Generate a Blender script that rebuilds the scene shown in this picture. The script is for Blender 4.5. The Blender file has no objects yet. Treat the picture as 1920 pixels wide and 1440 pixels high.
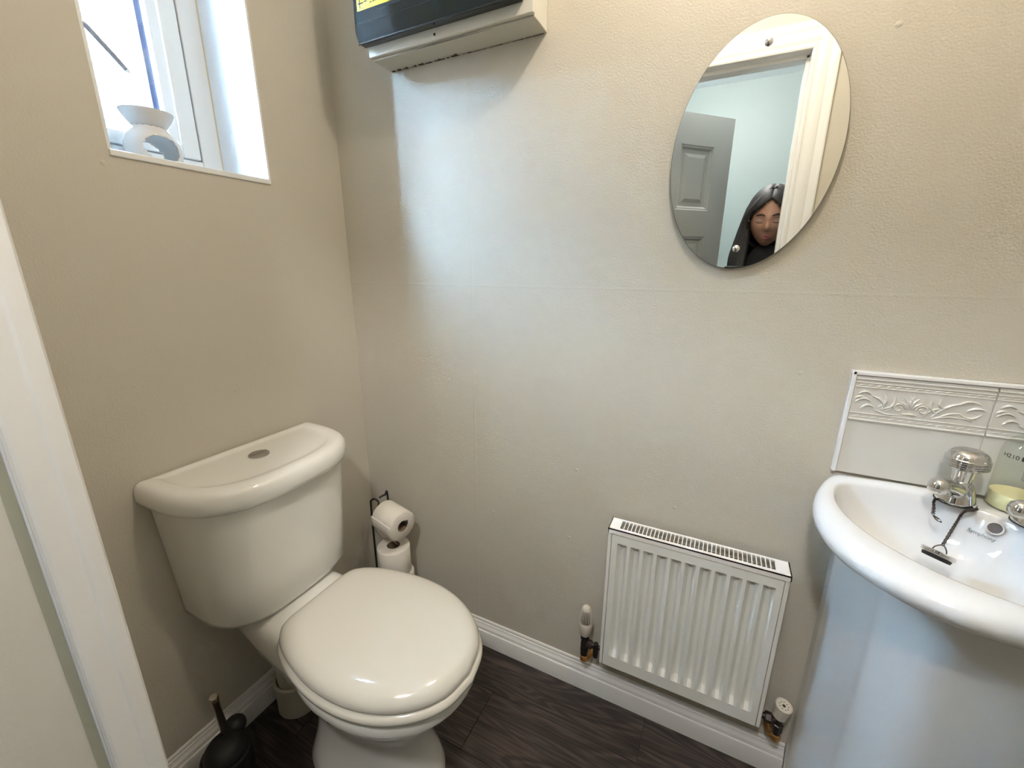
import bpy, bmesh, math, random
from mathutils import Vector, Matrix, noise
random.seed(7)
PI = math.pi
S = bpy.context.scene
COL = S.collection

# ------------------------------------------------------------------ camera
CAM = Vector((1.0796, -1.0069, 1.25))
cr = Vector((0.8950276, 0.4460003, 0.0030558))
cd = Vector((0.1210912, -0.2363988, -0.9640812))
cf = Vector((-0.4292581, 0.8632493, -0.2655901))
cam_d = bpy.data.cameras.new('camera')
cam_d.lens = 14.733; cam_d.sensor_width = 36; cam_d.sensor_fit = 'HORIZONTAL'
cam_d.clip_start = 0.01; cam_d.clip_end = 200
cam = bpy.data.objects.new('camera', cam_d); COL.objects.link(cam)
m = Matrix.Identity(4)
for i in range(3):
    m[i][0] = cr[i]; m[i][1] = -cd[i]; m[i][2] = -cf[i]; m[i][3] = CAM[i]
cam.matrix_world = m
S.camera = cam

# ------------------------------------------------------------------ sky, sun, exposure
w = bpy.data.worlds.new('sky'); S.world = w; w.use_nodes = True
bg = w.node_tree.nodes['Background']
bg.inputs[0].default_value = (0.52, 0.77, 1.0, 1)
bg.inputs[1].default_value = 135.0
sun_d = bpy.data.lights.new('sun', 'SUN'); sun_d.energy = 12; sun_d.angle = math.radians(1.5); sun_d.color = (1, .95, .88)
sun = bpy.data.objects.new('sun', sun_d); COL.objects.link(sun)
sun.rotation_euler = Vector((1.0, -0.15, 0.85)).to_track_quat('Z', 'Y').to_euler()
LAMP_POWER = 9.5
HALL_FILL_GLOW = 172.0  # glow of the added hall lamp
S.view_settings.view_transform = 'Standard'
S.view_settings.look = 'None'
S.view_settings.gamma = 1
S.view_settings.use_curve_mapping = False
S.view_settings.exposure = 0.65

# ------------------------------------------------------------------ materials
def nodes(mat): return mat.node_tree.nodes, mat.node_tree.links
def pbr(name, col, rough=.5, metal=0, bump=0, bscale=100, coat=0, var=0, vscale=3, spec=.5, detail=4):
    mt = bpy.data.materials.new(name); mt.use_nodes = True
    N, L = nodes(mt); p = N['Principled BSDF']
    p.inputs['Base Color'].default_value = (*col, 1); p.inputs['Roughness'].default_value = rough
    p.inputs['Metallic'].default_value = metal; p.inputs['Coat Weight'].default_value = coat
    p.inputs['Specular IOR Level'].default_value = spec
    p.inputs['Coat Roughness'].default_value = .05
    tc = N.new('ShaderNodeTexCoord')
    if bump:
        t = N.new('ShaderNodeTexNoise'); t.inputs['Scale'].default_value = bscale; t.inputs['Detail'].default_value = detail
        b = N.new('ShaderNodeBump'); b.inputs['Strength'].default_value = bump; b.inputs['Distance'].default_value = .002
        L.new(tc.outputs['Object'], t.inputs['Vector']); L.new(t.outputs['Fac'], b.inputs['Height']); L.new(b.outputs['Normal'], p.inputs['Normal'])
    if var:
        t = N.new('ShaderNodeTexNoise'); t.inputs['Scale'].default_value = vscale; t.inputs['Detail'].default_value = 5
        mx = N.new('ShaderNodeMix'); mx.data_type = 'RGBA'
        mx.inputs[6].default_value = (*[c * (1 - var) for c in col], 1); mx.inputs[7].default_value = (*[min(1, c * (1 + var)) for c in col], 1)
        L.new(tc.outputs['Object'], t.inputs['Vector']); L.new(t.outputs['Fac'], mx.inputs[0]); L.new(mx.outputs[2], p.inputs['Base Color'])
    return mt

def wall_paint(name, col, seams=False):
    mt = pbr(name, col, .52, var=.03, vscale=2, spec=.38)
    N, L = nodes(mt); p = N['Principled BSDF']
    tc = N.new('ShaderNodeTexCoord')
    a = N.new('ShaderNodeTexNoise'); a.inputs['Scale'].default_value = 260; a.inputs['Detail'].default_value = 3
    b = N.new('ShaderNodeTexNoise'); b.inputs['Scale'].default_value = 14; b.inputs['Detail'].default_value = 3
    v = N.new('ShaderNodeTexVoronoi'); v.inputs['Scale'].default_value = 9
    L.new(tc.outputs['Object'], a.inputs['Vector']); L.new(tc.outputs['Object'], b.inputs['Vector']); L.new(tc.outputs['Object'], v.inputs['Vector'])
    # small paint drips: only near voronoi centres
    lt = N.new('ShaderNodeMapRange'); lt.inputs[1].default_value = .012; lt.inputs[2].default_value = .05
    lt.inputs[3].default_value = 1.6; lt.inputs[4].default_value = 0
    L.new(v.outputs['Distance'], lt.inputs[0])
    m1 = N.new('ShaderNodeMath'); m1.operation = 'MULTIPLY_ADD'; m1.inputs[1].default_value = 1.5
    L.new(b.outputs['Fac'], m1.inputs[0]); L.new(a.outputs['Fac'], m1.inputs[2])
    m2 = N.new('ShaderNodeMath'); m2.operation = 'ADD'; L.new(m1.outputs[0], m2.inputs[0]); L.new(lt.outputs[0], m2.inputs[1])
    last = m2
    if seams:
        sp = N.new('ShaderNodeSeparateXYZ'); L.new(tc.outputs['Object'], sp.inputs[0])
        for ax, pos in (('X', .455), ('Z', 1.205)):
            s = N.new('ShaderNodeMath'); s.operation = 'SUBTRACT'; s.inputs[1].default_value = pos; L.new(sp.outputs[ax], s.inputs[0])
            ab = N.new('ShaderNodeMath'); ab.operation = 'ABSOLUTE'; L.new(s.outputs[0], ab.inputs[0])
            r = N.new('ShaderNodeMapRange'); r.inputs[1].default_value = .0005; r.inputs[2].default_value = .004
            r.inputs[3].default_value = 0.55 if ax == 'X' else .25; r.inputs[4].default_value = 0; L.new(ab.outputs[0], r.inputs[0])
            ad = N.new('ShaderNodeMath'); ad.operation = 'ADD'; L.new(last.outputs[0], ad.inputs[0]); L.new(r.outputs[0], ad.inputs[1]); last = ad
    bp = N.new('ShaderNodeBump'); bp.inputs['Strength'].default_value = .6; bp.inputs['Distance'].default_value = .0014
    L.new(last.outputs[0], bp.inputs['Height']); L.new(bp.outputs['Normal'], p.inputs['Normal'])
    return mt

def wood_floor():
    mt = pbr('dark_oak_vinyl', (.05, .04, .035), .45)
    N, L = nodes(mt); p = N['Principled BSDF']
    tc = N.new('ShaderNodeTexCoord'); oi = N.new('ShaderNodeObjectInfo')
    ad = N.new('ShaderNodeVectorMath'); ad.operation = 'ADD'
    cb = N.new('ShaderNodeCombineXYZ'); mu = N.new('ShaderNodeMath'); mu.operation = 'MULTIPLY'; mu.inputs[1].default_value = 13
    L.new(oi.outputs['Random'], mu.inputs[0]); L.new(mu.outputs[0], cb.inputs[0]); L.new(mu.outputs[0], cb.inputs[2])
    L.new(tc.outputs['Object'], ad.inputs[0]); L.new(cb.outputs[0], ad.inputs[1])
    mp = N.new('ShaderNodeMapping'); mp.inputs['Scale'].default_value = (.9, 5.5, 1); L.new(ad.outputs[0], mp.inputs[0])
    wv = N.new('ShaderNodeTexNoise'); wv.inputs['Scale'].default_value = 2.2; wv.inputs['Detail'].default_value = 1.5; wv.inputs['Distortion'].default_value = .6
    L.new(mp.outputs[0], wv.inputs['Vector'])
    # rings: sine of the smooth field -> cathedral grain
    s1 = N.new('ShaderNodeMath'); s1.operation = 'MULTIPLY'; s1.inputs[1].default_value = 85; L.new(wv.outputs['Fac'], s1.inputs[0])
    s2 = N.new('ShaderNodeMath'); s2.operation = 'SINE'; L.new(s1.outputs[0], s2.inputs[0])
    mp2 = N.new('ShaderNodeMapping'); mp2.inputs['Scale'].default_value = (6, 160, 1); L.new(ad.outputs[0], mp2.inputs[0])
    fn = N.new('ShaderNodeTexNoise'); fn.inputs['Scale'].default_value = 1.5; fn.inputs['Detail'].default_value = 6; L.new(mp2.outputs[0], fn.inputs['Vector'])
    mm = N.new('ShaderNodeMath'); mm.operation = 'MULTIPLY_ADD'; mm.inputs[1].default_value = .13; L.new(s2.outputs[0], mm.inputs[0]); L.new(fn.outputs['Fac'], mm.inputs[2])
    cr_ = N.new('ShaderNodeValToRGB'); L.new(mm.outputs[0], cr_.inputs[0])
    e = cr_.color_ramp.elements; e[0].position = .28; e[0].color = (.012, .009, .008, 1); e[1].position = .8; e[1].color = (.082, .06, .05, 1)
    k = cr_.color_ramp.elements.new(.5); k.color = (.029, .020, .017, 1)
    L.new(cr_.outputs[0], p.inputs['Base Color'])
    b = N.new('ShaderNodeBump'); b.inputs['Strength'].default_value = .35; b.inputs['Distance'].default_value = .001
    L.new(mm.outputs[0], b.inputs['Height']); L.new(b.outputs['Normal'], p.inputs['Normal'])
    return mt

def glass_mat(name, col=(1, 1, 1), rough=0.0, ior=1.45):
    """thin clear pane: mostly transparent with a weak mirror coat"""
    mt = bpy.data.materials.new(name); mt.use_nodes = True
    N, L = nodes(mt); N.remove(N['Principled BSDF']); out = N['Material Output']
    tr = N.new('ShaderNodeBsdfTransparent'); tr.inputs[0].default_value = (*col, 1)
    gl = N.new('ShaderNodeBsdfGlossy'); gl.inputs['Roughness'].default_value = rough
    lw = N.new('ShaderNodeLayerWeight'); lw.inputs[0].default_value = .12
    fr = N.new('ShaderNodeMath'); fr.operation = 'MULTIPLY_ADD'; fr.inputs[1].default_value = .45; fr.inputs[2].default_value = .03; L.new(lw.outputs['Facing'], fr.inputs[0])
    mx = N.new('ShaderNodeMixShader'); L.new(fr.outputs[0], mx.inputs[0]); L.new(tr.outputs[0], mx.inputs[1]); L.new(gl.outputs[0], mx.inputs[2])
    L.new(mx.outputs[0], out.inputs[0])
    return mt

def brick_mat():
    mt = pbr('outside_brick', (.6, .45, .4), .85)
    N, L = nodes(mt); p = N['Principled BSDF']
    tc = N.new('ShaderNodeTexCoord'); mp = N.new('ShaderNodeMapping'); mp.inputs['Rotation'].default_value = (PI / 2, 0, PI / 2)
    sp = N.new('ShaderNodeSeparateXYZ'); cb = N.new('ShaderNodeCombineXYZ')
    L.new(tc.outputs['Object'], sp.inputs[0]); L.new(sp.outputs['Y'], cb.inputs[0]); L.new(sp.outputs['Z'], cb.inputs[1])
    br = N.new('ShaderNodeTexBrick'); br.inputs['Scale'].default_value = 1; br.inputs['Brick Width'].default_value = .225
    br.inputs['Row Height'].default_value = .075; br.inputs['Mortar Size'].default_value = .011
    br.inputs['Color1'].default_value = (.50, .30, .25, 1); br.inputs['Color2'].default_value = (.62, .42, .36, 1); br.inputs['Mortar'].default_value = (.75, .7, .66, 1)
    L.new(cb.outputs[0], br.inputs['Vector'])
    nz = N.new('ShaderNodeTexNoise'); nz.inputs['Scale'].default_value = 30; L.new(tc.outputs['Object'], nz.inputs['Vector'])
    mx = N.new('ShaderNodeMix'); mx.data_type = 'RGBA'; mx.blend_type = 'OVERLAY'; mx.inputs[0].default_value = .5
    L.new(br.outputs['Color'], mx.inputs[6]); L.new(nz.outputs['Fac'], mx.inputs[7]); L.new(mx.outputs[2], p.inputs['Base Color'])
    b = N.new('ShaderNodeBump'); b.inputs['Strength'].default_value = .6; b.inputs['Distance'].default_value = .01; b.invert = True
    L.new(br.outputs['Fac'], b.inputs['Height']); L.new(b.outputs['Normal'], p.inputs['Normal'])
    return mt

M = {
 'wall': wall_paint('beige_wall_paint', (.61, .575, .500)),
 'wall_s': wall_paint('beige_wall_paint_seamed', (.61, .575, .500), True),
 'hallwall': wall_paint('pale_grey_hall_paint', (.27, .31, .295)),
 'ceiling': pbr('white_ceiling_paint', (.85, .85, .83), .7, bump=.2, bscale=120),
 'gloss': pbr('white_gloss_paint', (.86, .86, .85), .22, bump=.25, bscale=60, detail=2),
 'reveal': pbr('white_reveal_gloss', (.86, .88, .90), .2, bump=.35, bscale=160, detail=2),
 'cream': pbr('cream_lining_paint', (.74, .71, .64), .4, bump=.2, bscale=120),
 'upvc': pbr('white_upvc', (.82, .84, .84), .3),
 'gasket': pbr('black_gasket', (.015, .018, .02), .6),
 'spacer': pbr('grey_glazing_spacer', (.16, .2, .36), .4, .3),
 'ceramic': pbr('white_ceramic', (.89, .885, .85), .08, coat=.5, spec=.5),
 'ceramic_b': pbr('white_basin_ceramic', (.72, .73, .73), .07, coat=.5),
 'seat': pbr('white_seat_plastic', (.74, .715, .65), .13, coat=.3),
 'chrome': pbr('chrome', (.75, .77, .8), .07, 1),
 'dullchrome': pbr('brushed_chrome', (.5, .49, .47), .3, 1),
 'steel': pbr('brushed_steel', (.45, .38, .33), .3, 1),
 'mirror': pbr('mirror_silver', (.90, .93, .93), .0, 1),
 'mirroredge': pbr('mirror_edge', (.25, .27, .26), .3, .5),
 'black': pbr('black_plastic', (.008, .008, .009), .6),
 'wire': pbr('black_wire', (.012, .011, .011), .4),
 'paper': pbr('white_tissue', (.80, .76, .69), .9, bump=.6, bscale=300),
 'card': pbr('brown_card_core', (.22, .16, .10), .9),
 'rad': pbr('white_radiator_enamel', (.86, .87, .84), .3, var=.03, vscale=12),
 'radtop': pbr('white_radiator_top', (.88, .87, .84), .35),
 'dark': pbr('dark_interior', (.035, .032, .03), .8),
 'valve': pbr('cream_valve_plastic', (.70, .65, .57), .4),
 'darkmetal': pbr('tarnished_valve_metal', (.07, .06, .055), .3, .8),
 'brass': pbr('orange_brass', (.6, .33, .12), .35, .8, var=.3, vscale=60),
 'tile': pbr('white_glazed_tile', (.70, .70, .68), .1, coat=.4),
 'grout': pbr('white_grout', (.8, .79, .76), .8),
 'silicone': pbr('white_edge_trim', (.85, .86, .88), .35),
 'cu': pbr('grey_white_enclosure', (.66, .65, .58), .4, var=.06, vscale=8),
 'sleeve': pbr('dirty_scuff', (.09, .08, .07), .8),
 'yellow': pbr('yellow_label', (.80, .66, .02), .4),
 'ink': pbr('black_ink', (.02, .02, .02), .5),
 'greyink': pbr('grey_ink', (.16, .20, .22), .5),
 'door': pbr('grey_door_paint', (.28, .28, .27), .35),
 'liquid': pbr('yellow_soap', (.95, .88, .52), .15),
 'pipe': pbr('cream_plastic_pipe', (.55, .52, .43), .4),
 'skin': pbr('skin', (.34, .18, .115), .5, var=.08, vscale=20),
 'lip': pbr('lips', (.32, .10, .09), .35),
 'hair': pbr('black_hair', (.008, .006, .006), .6, bump=.5, bscale=90),
 'browm': pbr('dark_brow', (.02, .012, .01), .7),
 'lid': pbr('eye_shadow', (.26, .18, .16), .4),
 'cloth': pbr('black_clothing', (.008, .008, .009), .9),
 'phone': pbr('dark_phone', (.02, .02, .022), .25),
 'concrete': pbr('outside_paving', (.5, .48, .45), .9, bump=.3, bscale=30),
 'wood': wood_floor(),
 'brick': brick_mat(),
 'pane': glass_mat('window_glass', (.97, .99, 1)),
 'bottle': glass_mat('clear_bottle', (.95, .97, .95), .08, ior=1.16),
 'rod': pbr('grey_metal_rod', (.30, .31, .34), .35, .6),
}
sm = pbr('smoked_cover', (.012, .026, .032), .12, coat=.4)
sm.node_tree.nodes['Principled BSDF'].inputs['Alpha'].default_value = .86
M['smoke'] = sm
wx = pbr('warmer_ceramic', (.80, .80, .80), .12, coat=.4)
M['warmer'] = wx
bm_ = bpy.data.materials.new('lamp_glow'); bm_.use_nodes = True
pb = bm_.node_tree.nodes['Principled BSDF']; pb.inputs['Emission Color'].default_value = (1, .72, .38, 1); pb.inputs['Emission Strength'].default_value = 12
M['bulb'] = bm_
bm2 = bm_.copy(); bm2.name = 'hall_fill_opal'; p2 = bm2.node_tree.nodes['Principled BSDF']; p2.inputs['Emission Color'].default_value = (1, .97, .93, 1); p2.inputs['Emission Strength'].default_value = HALL_FILL_GLOW
M['globe'] = bm2

# ------------------------------------------------------------------ mesh helpers
class G:
    """collects verts and faces for one mesh object"""
    def __init__(s): s.v = []; s.f = []
    def add(s, vs, fs):
        o = len(s.v); s.v += [Vector(a) for a in vs]; s.f += [[i + o for i in f] for f in fs]; return s
    def box(s, a, b):
        x0, y0, z0 = a; x1, y1, z1 = b
        vs = [(x0,y0,z0),(x1,y0,z0),(x1,y1,z0),(x0,y1,z0),(x0,y0,z1),(x1,y0,z1),(x1,y1,z1),(x0,y1,z1)]
        return s.add(vs, [(0,3,2,1),(4,5,6,7),(0,1,5,4),(1,2,6,5),(2,3,7,6),(3,0,4,7)])
    def rings(s, rs, cap0=True, cap1=True, closed=True):
        n = len(rs[0]); o = len(s.v)
        for r in rs: s.v += [Vector(p) for p in r]
        for k in range(len(rs) - 1):
            for i in range(n if closed else n - 1):
                j = (i + 1) % n
                s.f.append([o + k*n + i, o + k*n + j, o + (k+1)*n + j, o + (k+1)*n + i])
        if cap0: s.f.append([o + i for i in reversed(range(n))])
        if cap1: s.f.append([o + (len(rs)-1)*n + i for i in range(n)])
        return s
    def lathe(s, prof, c=(0,0,0), axis=(0,0,1), n=32, cap0=True, cap1=True):
        a = Vector(axis).normalized(); u = a.orthogonal().normalized(); v = a.cross(u); c = Vector(c)
        return s.rings([[c + a*h + (u*math.cos(2*PI*i/n) + v*math.sin(2*PI*i/n))*max(r, 1e-5) for i in range(n)] for r, h in prof], cap0, cap1)
    def tube(s, pts, rad, n=10, flat=1.0, flat_dir=None, cap=True):
        pts = [Vector(p) for p in pts]; rs = []
        if not hasattr(rad, '__len__'): rad = [rad]*len(pts)
        t0 = (pts[1]-pts[0]).normalized(); u = t0.orthogonal().normalized() if flat_dir is None else Vector(flat_dir)
        for i, p in enumerate(pts):
            t = (pts[min(i+1, len(pts)-1)] - pts[max(i-1, 0)]).normalized()
            u = (u - t*u.dot(t)).normalized(); v = t.cross(u)
            rs.append([p + (u*math.cos(2*PI*k/n)*flat + v*math.sin(2*PI*k/n))*rad[i] for k in range(n)])
        return s.rings(rs, cap, cap)
    def sphere(s, c, r, nu=16, nv=10, sc=(1,1,1)):
        prof = [[Vector(c) + Vector((math.cos(2*PI*i/nu)*math.sin(PI*j/nv)*r*sc[0], math.sin(2*PI*i/nu)*math.sin(PI*j/nv)*r*sc[1], -math.cos(PI*j/nv)*r*sc[2])) for i in range(nu)] for j in range(1, nv)]
        return s.rings(prof)
    def extrude_profile(s, prof, a, b, du, dv):
        """prof: (u,v) points; swept from a to b"""
        a = Vector(a); b = Vector(b); du = Vector(du); dv = Vector(dv)
        return s.rings([[a + du*p[0] + dv*p[1] for p in prof], [b + du*p[0] + dv*p[1] for p in prof]])
    def build(s, name, mat, parent=None, smooth=True, bevel=0, sub=0, solid=0, angle=35, origin=None):
        me = bpy.data.meshes.new(name)
        o = Vector(origin) if origin is not None else Vector((0, 0, 0))
        me.from_pydata([v - o for v in s.v], [], s.f); me.update()
        bm = bmesh.new(); bm.from_mesh(me)
        bmesh.ops.remove_doubles(bm, verts=bm.verts, dist=1e-6)
        bmesh.ops.recalc_face_normals(bm, faces=bm.faces)
        for f in bm.faces: f.smooth = smooth
        if smooth:
            for e in bm.edges:
                if len(e.link_faces) == 2 and e.calc_face_angle(0) > math.radians(angle): e.smooth = False
        bm.to_mesh(me); bm.free()
        me.materials.append(mat)
        ob = bpy.data.objects.new(name, me); COL.objects.link(ob); ob.location = o
        if parent is not None:
            ob.parent = parent; ob.location = o - Vector(parent['org']) if 'org' in parent else o - parent.location
        if bevel:
            md = ob.modifiers.new('bevel', 'BEVEL'); md.width = bevel; md.segments = 3; md.limit_method = 'ANGLE'; md.angle_limit = math.radians(40)
            md.harden_normals = False
            for p in me.polygons: p.use_smooth = True
        if solid:
            md = ob.modifiers.new('solid', 'SOLIDIFY'); md.thickness = solid; md.offset = 0
        if sub:
            md = ob.modifiers.new('sub', 'SUBSURF'); md.levels = sub; md.render_levels = sub
        return ob

def thing(name, label, cat, loc=(0,0,0), group=None):
    o = bpy.data.objects.new(name, None); COL.objects.link(o); o.location = loc; o.empty_display_size = .05
    o['label'] = label; o['category'] = cat
    if group: o['group'] = group
    return o
def tag(o, label, cat, group=None):
    o['label'] = label; o['category'] = cat
    if group: o['group'] = group
    return o
def struct(g, name, mat, parent=None, **k):
    o = g.build(name, mat, parent, **k)
    if parent is None: o['kind'] = 'structure'
    return o
def bez(p, n=24):
    """Catmull-Rom through points (open)"""
    p = [Vector(a) for a in p]; q = [p[0]*2 - p[1]] + p + [p[-1]*2 - p[-2]]; out = []
    segs = len(p) - 1
    for i in range(n + 1):
        t = i / n * segs; k = min(int(t), segs - 1); t -= k
        a, b, c, d = q[k:k+4]
        out.append(.5*((2*b) + (c-a)*t + (2*a-5*b+4*c-d)*t*t + (3*b-a-3*c+d)*t**3))
    return out
def text_mesh(body, size, name, mat, parent, mw, ext=.0002):
    cu = bpy.data.curves.new(name + '_c', 'FONT'); cu.body = body; cu.size = size; cu.extrude = ext; cu.resolution_u = 3
    tmp = bpy.data.objects.new(name + '_t', cu); COL.objects.link(tmp)
    dg = bpy.context.evaluated_depsgraph_get(); me = bpy.data.meshes.new_from_object(tmp.evaluated_get(dg))
    bpy.data.objects.remove(tmp); me.transform(mw)
    me.materials.clear(); me.materials.append(mat)
    ob = bpy.data.objects.new(name, me); COL.objects.link(ob)
    if parent is not None: ob.parent = parent; ob.location = -parent.location
    return ob

# ================================================================== SETTING
XR = 1.63           # right wall
YD0, YD1 = -.867, -.97   # door wall faces
ZC = 2.33
HX0, HX1, HY = -.45, 2.5, -2.32
WY0, WY1, WZ0, WZ1 = -.557, -.232, 1.467, 2.22   # window opening
OX0, OX1, OZ = .525, 1.245, 1.945                 # rough door opening

g = G()
g.box((-.25, YD1, -.02), (0, WY0, 2.45)); g.box((-.25, WY1, -.02), (0, .12, 2.45))
g.box((-.25, WY0, -.02), (0, WY1, WZ0 - .012)); g.box((-.25, WY0, WZ1), (0, WY1, 2.45))
struct(g, 'wall_left', M['wall'], smooth=False)
struct(G().box((-.25, 0, -.02), (XR + .1, .12, 2.45)), 'wall_back', M['wall_s'], smooth=False)
struct(G().box((XR, YD1, -.02), (XR + .1, 0, 2.45)), 'wall_right', M['wall'], smooth=False)
g = G().box((0, YD1, -.02), (OX0, YD0, 2.45)).box((OX1, YD1, -.02), (XR, YD0, 2.45)).box((OX0, YD1, OZ), (OX1, YD0, 2.45))
struct(g, 'wall_front', M['wall'], smooth=False)
struct(G().box((-.25, YD1, ZC), (XR + .1, .12, ZC + .12)), 'ceiling', M['ceiling'], smooth=False)
# hall behind the camera
struct(G().box((HX0, HY - .1, -.02), (HX1, HY, 2.45)), 'wall_hall_far', M['hallwall'], smooth=False)
hy0, hy1, hz0, hz1 = HY + .3, HY + .70, 1.0, 1.5
g = G().box((HX0 - .1, HY, -.02), (HX0, YD1, hz0)).box((HX0 - .1, HY, hz1), (HX0, YD1, 2.45)).box((HX0 - .1, HY, hz0), (HX0, hy0, hz1)).box((HX0 - .1, hy1, hz0), (HX0, YD1, hz1))
struct(g, 'wall_hall_left', M['hallwall'], smooth=False)
struct(G().box((HX1, HY, -.02), (HX1 + .1, YD1, 2.45)), 'wall_hall_right', M['hallwall'], smooth=False)
g = G().box((XR, YD1, -.02), (HX1, YD1 + .1, 2.45)); g.box((HX0, YD1, -.02), (-.25, YD1 + .1, 2.45))
g.box((-.25, YD1 - .004, -.02), (OX0 - .01, YD1, 2.37)); g.box((OX1 + .01, YD1 - .004, -.02), (XR + .1, YD1, 2.37)); g.box((OX0 - .01, YD1 - .004, OZ + .01), (OX1 + .01, YD1, 2.37))
struct(g, 'wall_hall_front', M['hallwall'], smooth=False)
struct(G().box((HX0, HY, 2.37), (HX1, YD1, 2.49)), 'ceiling_hall', M['ceiling'], smooth=False)

# floor: dark planks parted by fine recessed joints
floor = struct(G().box((-.25, HY, -.03), (HX1, .1, -.006)), 'floor', M['dark'], smooth=False)
pw = .178
y = -.02 + .05; row = 0
while y > HY:
    y0 = y - pw; xs = HX0 + .25 - (row * .43) % 1.2; x = xs
    while x < HX1:
        x1 = min(x + 1.22, HX1); xa = max(x, -.25)
        if x1 - xa > .02:
            yy0 = max(y0, HY); c = ((xa + x1)/2, (yy0 + y)/2, -.003)
            a = Vector((xa + .0006, yy0 + .0006, -.006)); b = Vector((x1 - .0006, y - .0006, 0))
            if b.y < 0.1:
                gg = G(); e = .0007
                gg.rings([[(a.x,a.y,a.z),(b.x,a.y,a.z),(b.x,b.y,a.z),(a.x,b.y,a.z)], [(a.x,a.y,b.z-e),(b.x,a.y,b.z-e),(b.x,b.y,b.z-e),(a.x,b.y,b.z-e)], [(a.x+e,a.y+e,b.z),(b.x-e,a.y+e,b.z),(b.x-e,b.y-e,b.z),(a.x+e,b.y-e,b.z)]])
                gg.build('floor_plank', M['wood'], floor, smooth=False, origin=c)
        x += 1.22
    y = y0; row += 1

# skirting boards with an ogee top
SK = [(0,0),(.018,0),(.018,.054),(.0165,.0575),(.0125,.0585),(.0125,.0615),(.0135,.064),(.0125,.070),(.0085,.0755),(.0070,.081),(.0070,.083),(.0045,.0835),(.0045,.091),(.0025,.0945),(0,.0945)]
def skirt(name, a, b, out):
    return struct(G().extrude_profile(SK, a, b, out, (0,0,1)), name, M['gloss'], angle=25)
skirt('baseboard_back', (0, 0, 0), (1.352, 0, 0), (0,-1,0))
skirt('baseboard_left', (0, 0, 0), (0, YD0 + .016, 0), (1,0,0))
skirt('baseboard_front', (0, YD0, 0), (OX0 - .075, YD0, 0), (0,1,0))
skirt('baseboard_front_right', (OX1 + .08, YD0, 0), (XR, YD0, 0), (0,1,0))
skirt('baseboard_hall', (HX0, HY, 0), (HX1, HY, 0), (0,1,0))

# door lining, stop and architraves
JL, JR, JT = .540, 1.236, 1.935
g = G()
PJ = [(0,0),(0,.0008),(.006,.0022),(.013,.0030),(.016,.0018),(.019,.0020),(.028,.0046),(.036,.0052),(.0385,.0040),(.040,.0),(.040,-.012)]
prof = [(-a, b) for a, b in PJ] + [(0, -.012)]
g.extrude_profile(prof, (JL - .003, YD0 + .004, 0), (JL - .003, YD0 + .004, JT), (0,1,0), (1,0,0))
struct(g, 'trim_1', M['gloss'], angle=20)          # left lining, moulded stop
g = G().box((OX0 + .0005, YD1 - .006, 0), (JL - .010, YD0 - .034, OZ))
struct(g, 'trim_2', M['cream'], smooth=False)
struct(G().box((JL - .0112, YD0 - .0375, 0), (JL - .0062, YD0 - .0345, JT)), 'trim_6', M['silicone'], bevel=.0006)
struct(G().box((JL - .0112, YD0 - .0455, 0), (JL - .0092, YD0 - .0376, JT)), 'trim_7', pbr('olive_strip', (.46, .46, .36), .5, bump=.2, bscale=90), smooth=False)  # narrow strip in flat olive next to the white step of the lining
g = G().box((JR + .001, YD1, 0), (OX1, YD0, OZ)).box((OX0, YD1, JT + .001), (OX1, YD0, OZ)).box((JR - .010, YD0 - .075, 0), (JR + .002, YD0 - .035, JT)).box((JL, YD0 - .075, JT - .010), (JR, YD0 - .035, JT + .002))
struct(g, 'trim_3', M['gloss'], smooth=True, bevel=.0015)
AR = [(0,0),(0,.010),(.004,.0135),(.009,.0135),(.012,.010),(.016,.0095),(.022,.014),(.030,.017),(.040,.0175),(.048,.0150),(.050,.013),(.060,.019),(.072,.020),(.076,.017),(.078,0)]
def arch(name, yb, s):
    g = G(); k_ = .62 if s > 0 else 1
    g.extrude_profile(AR, (JR + .002, yb, 0), (JR + .002, yb, JT + .08), (1,0,0), (0,s*k_,0))
    g.extrude_profile(AR, (JL - .008, yb, 0), (JL - .008, yb, JT + .08), (-1,0,0), (0,s*k_,0))
    a = (JL - .086, yb, JT + .002); b = (JR + .080, yb, JT + .002)
    rs = []
    for X, sx in ((JL - .008, -1), (JR + .002, 1)):
        rs.append([(X + sx*p[0], yb + s*k_*(p[1] + .0003), JT + .002 + p[0]) for p in AR])
    g.rings(rs)
    return struct(g, name, M['gloss'], angle=22)
arch('trim_4', YD0, 1)
arch('trim_5', YD1 - .004, -1)

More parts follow.
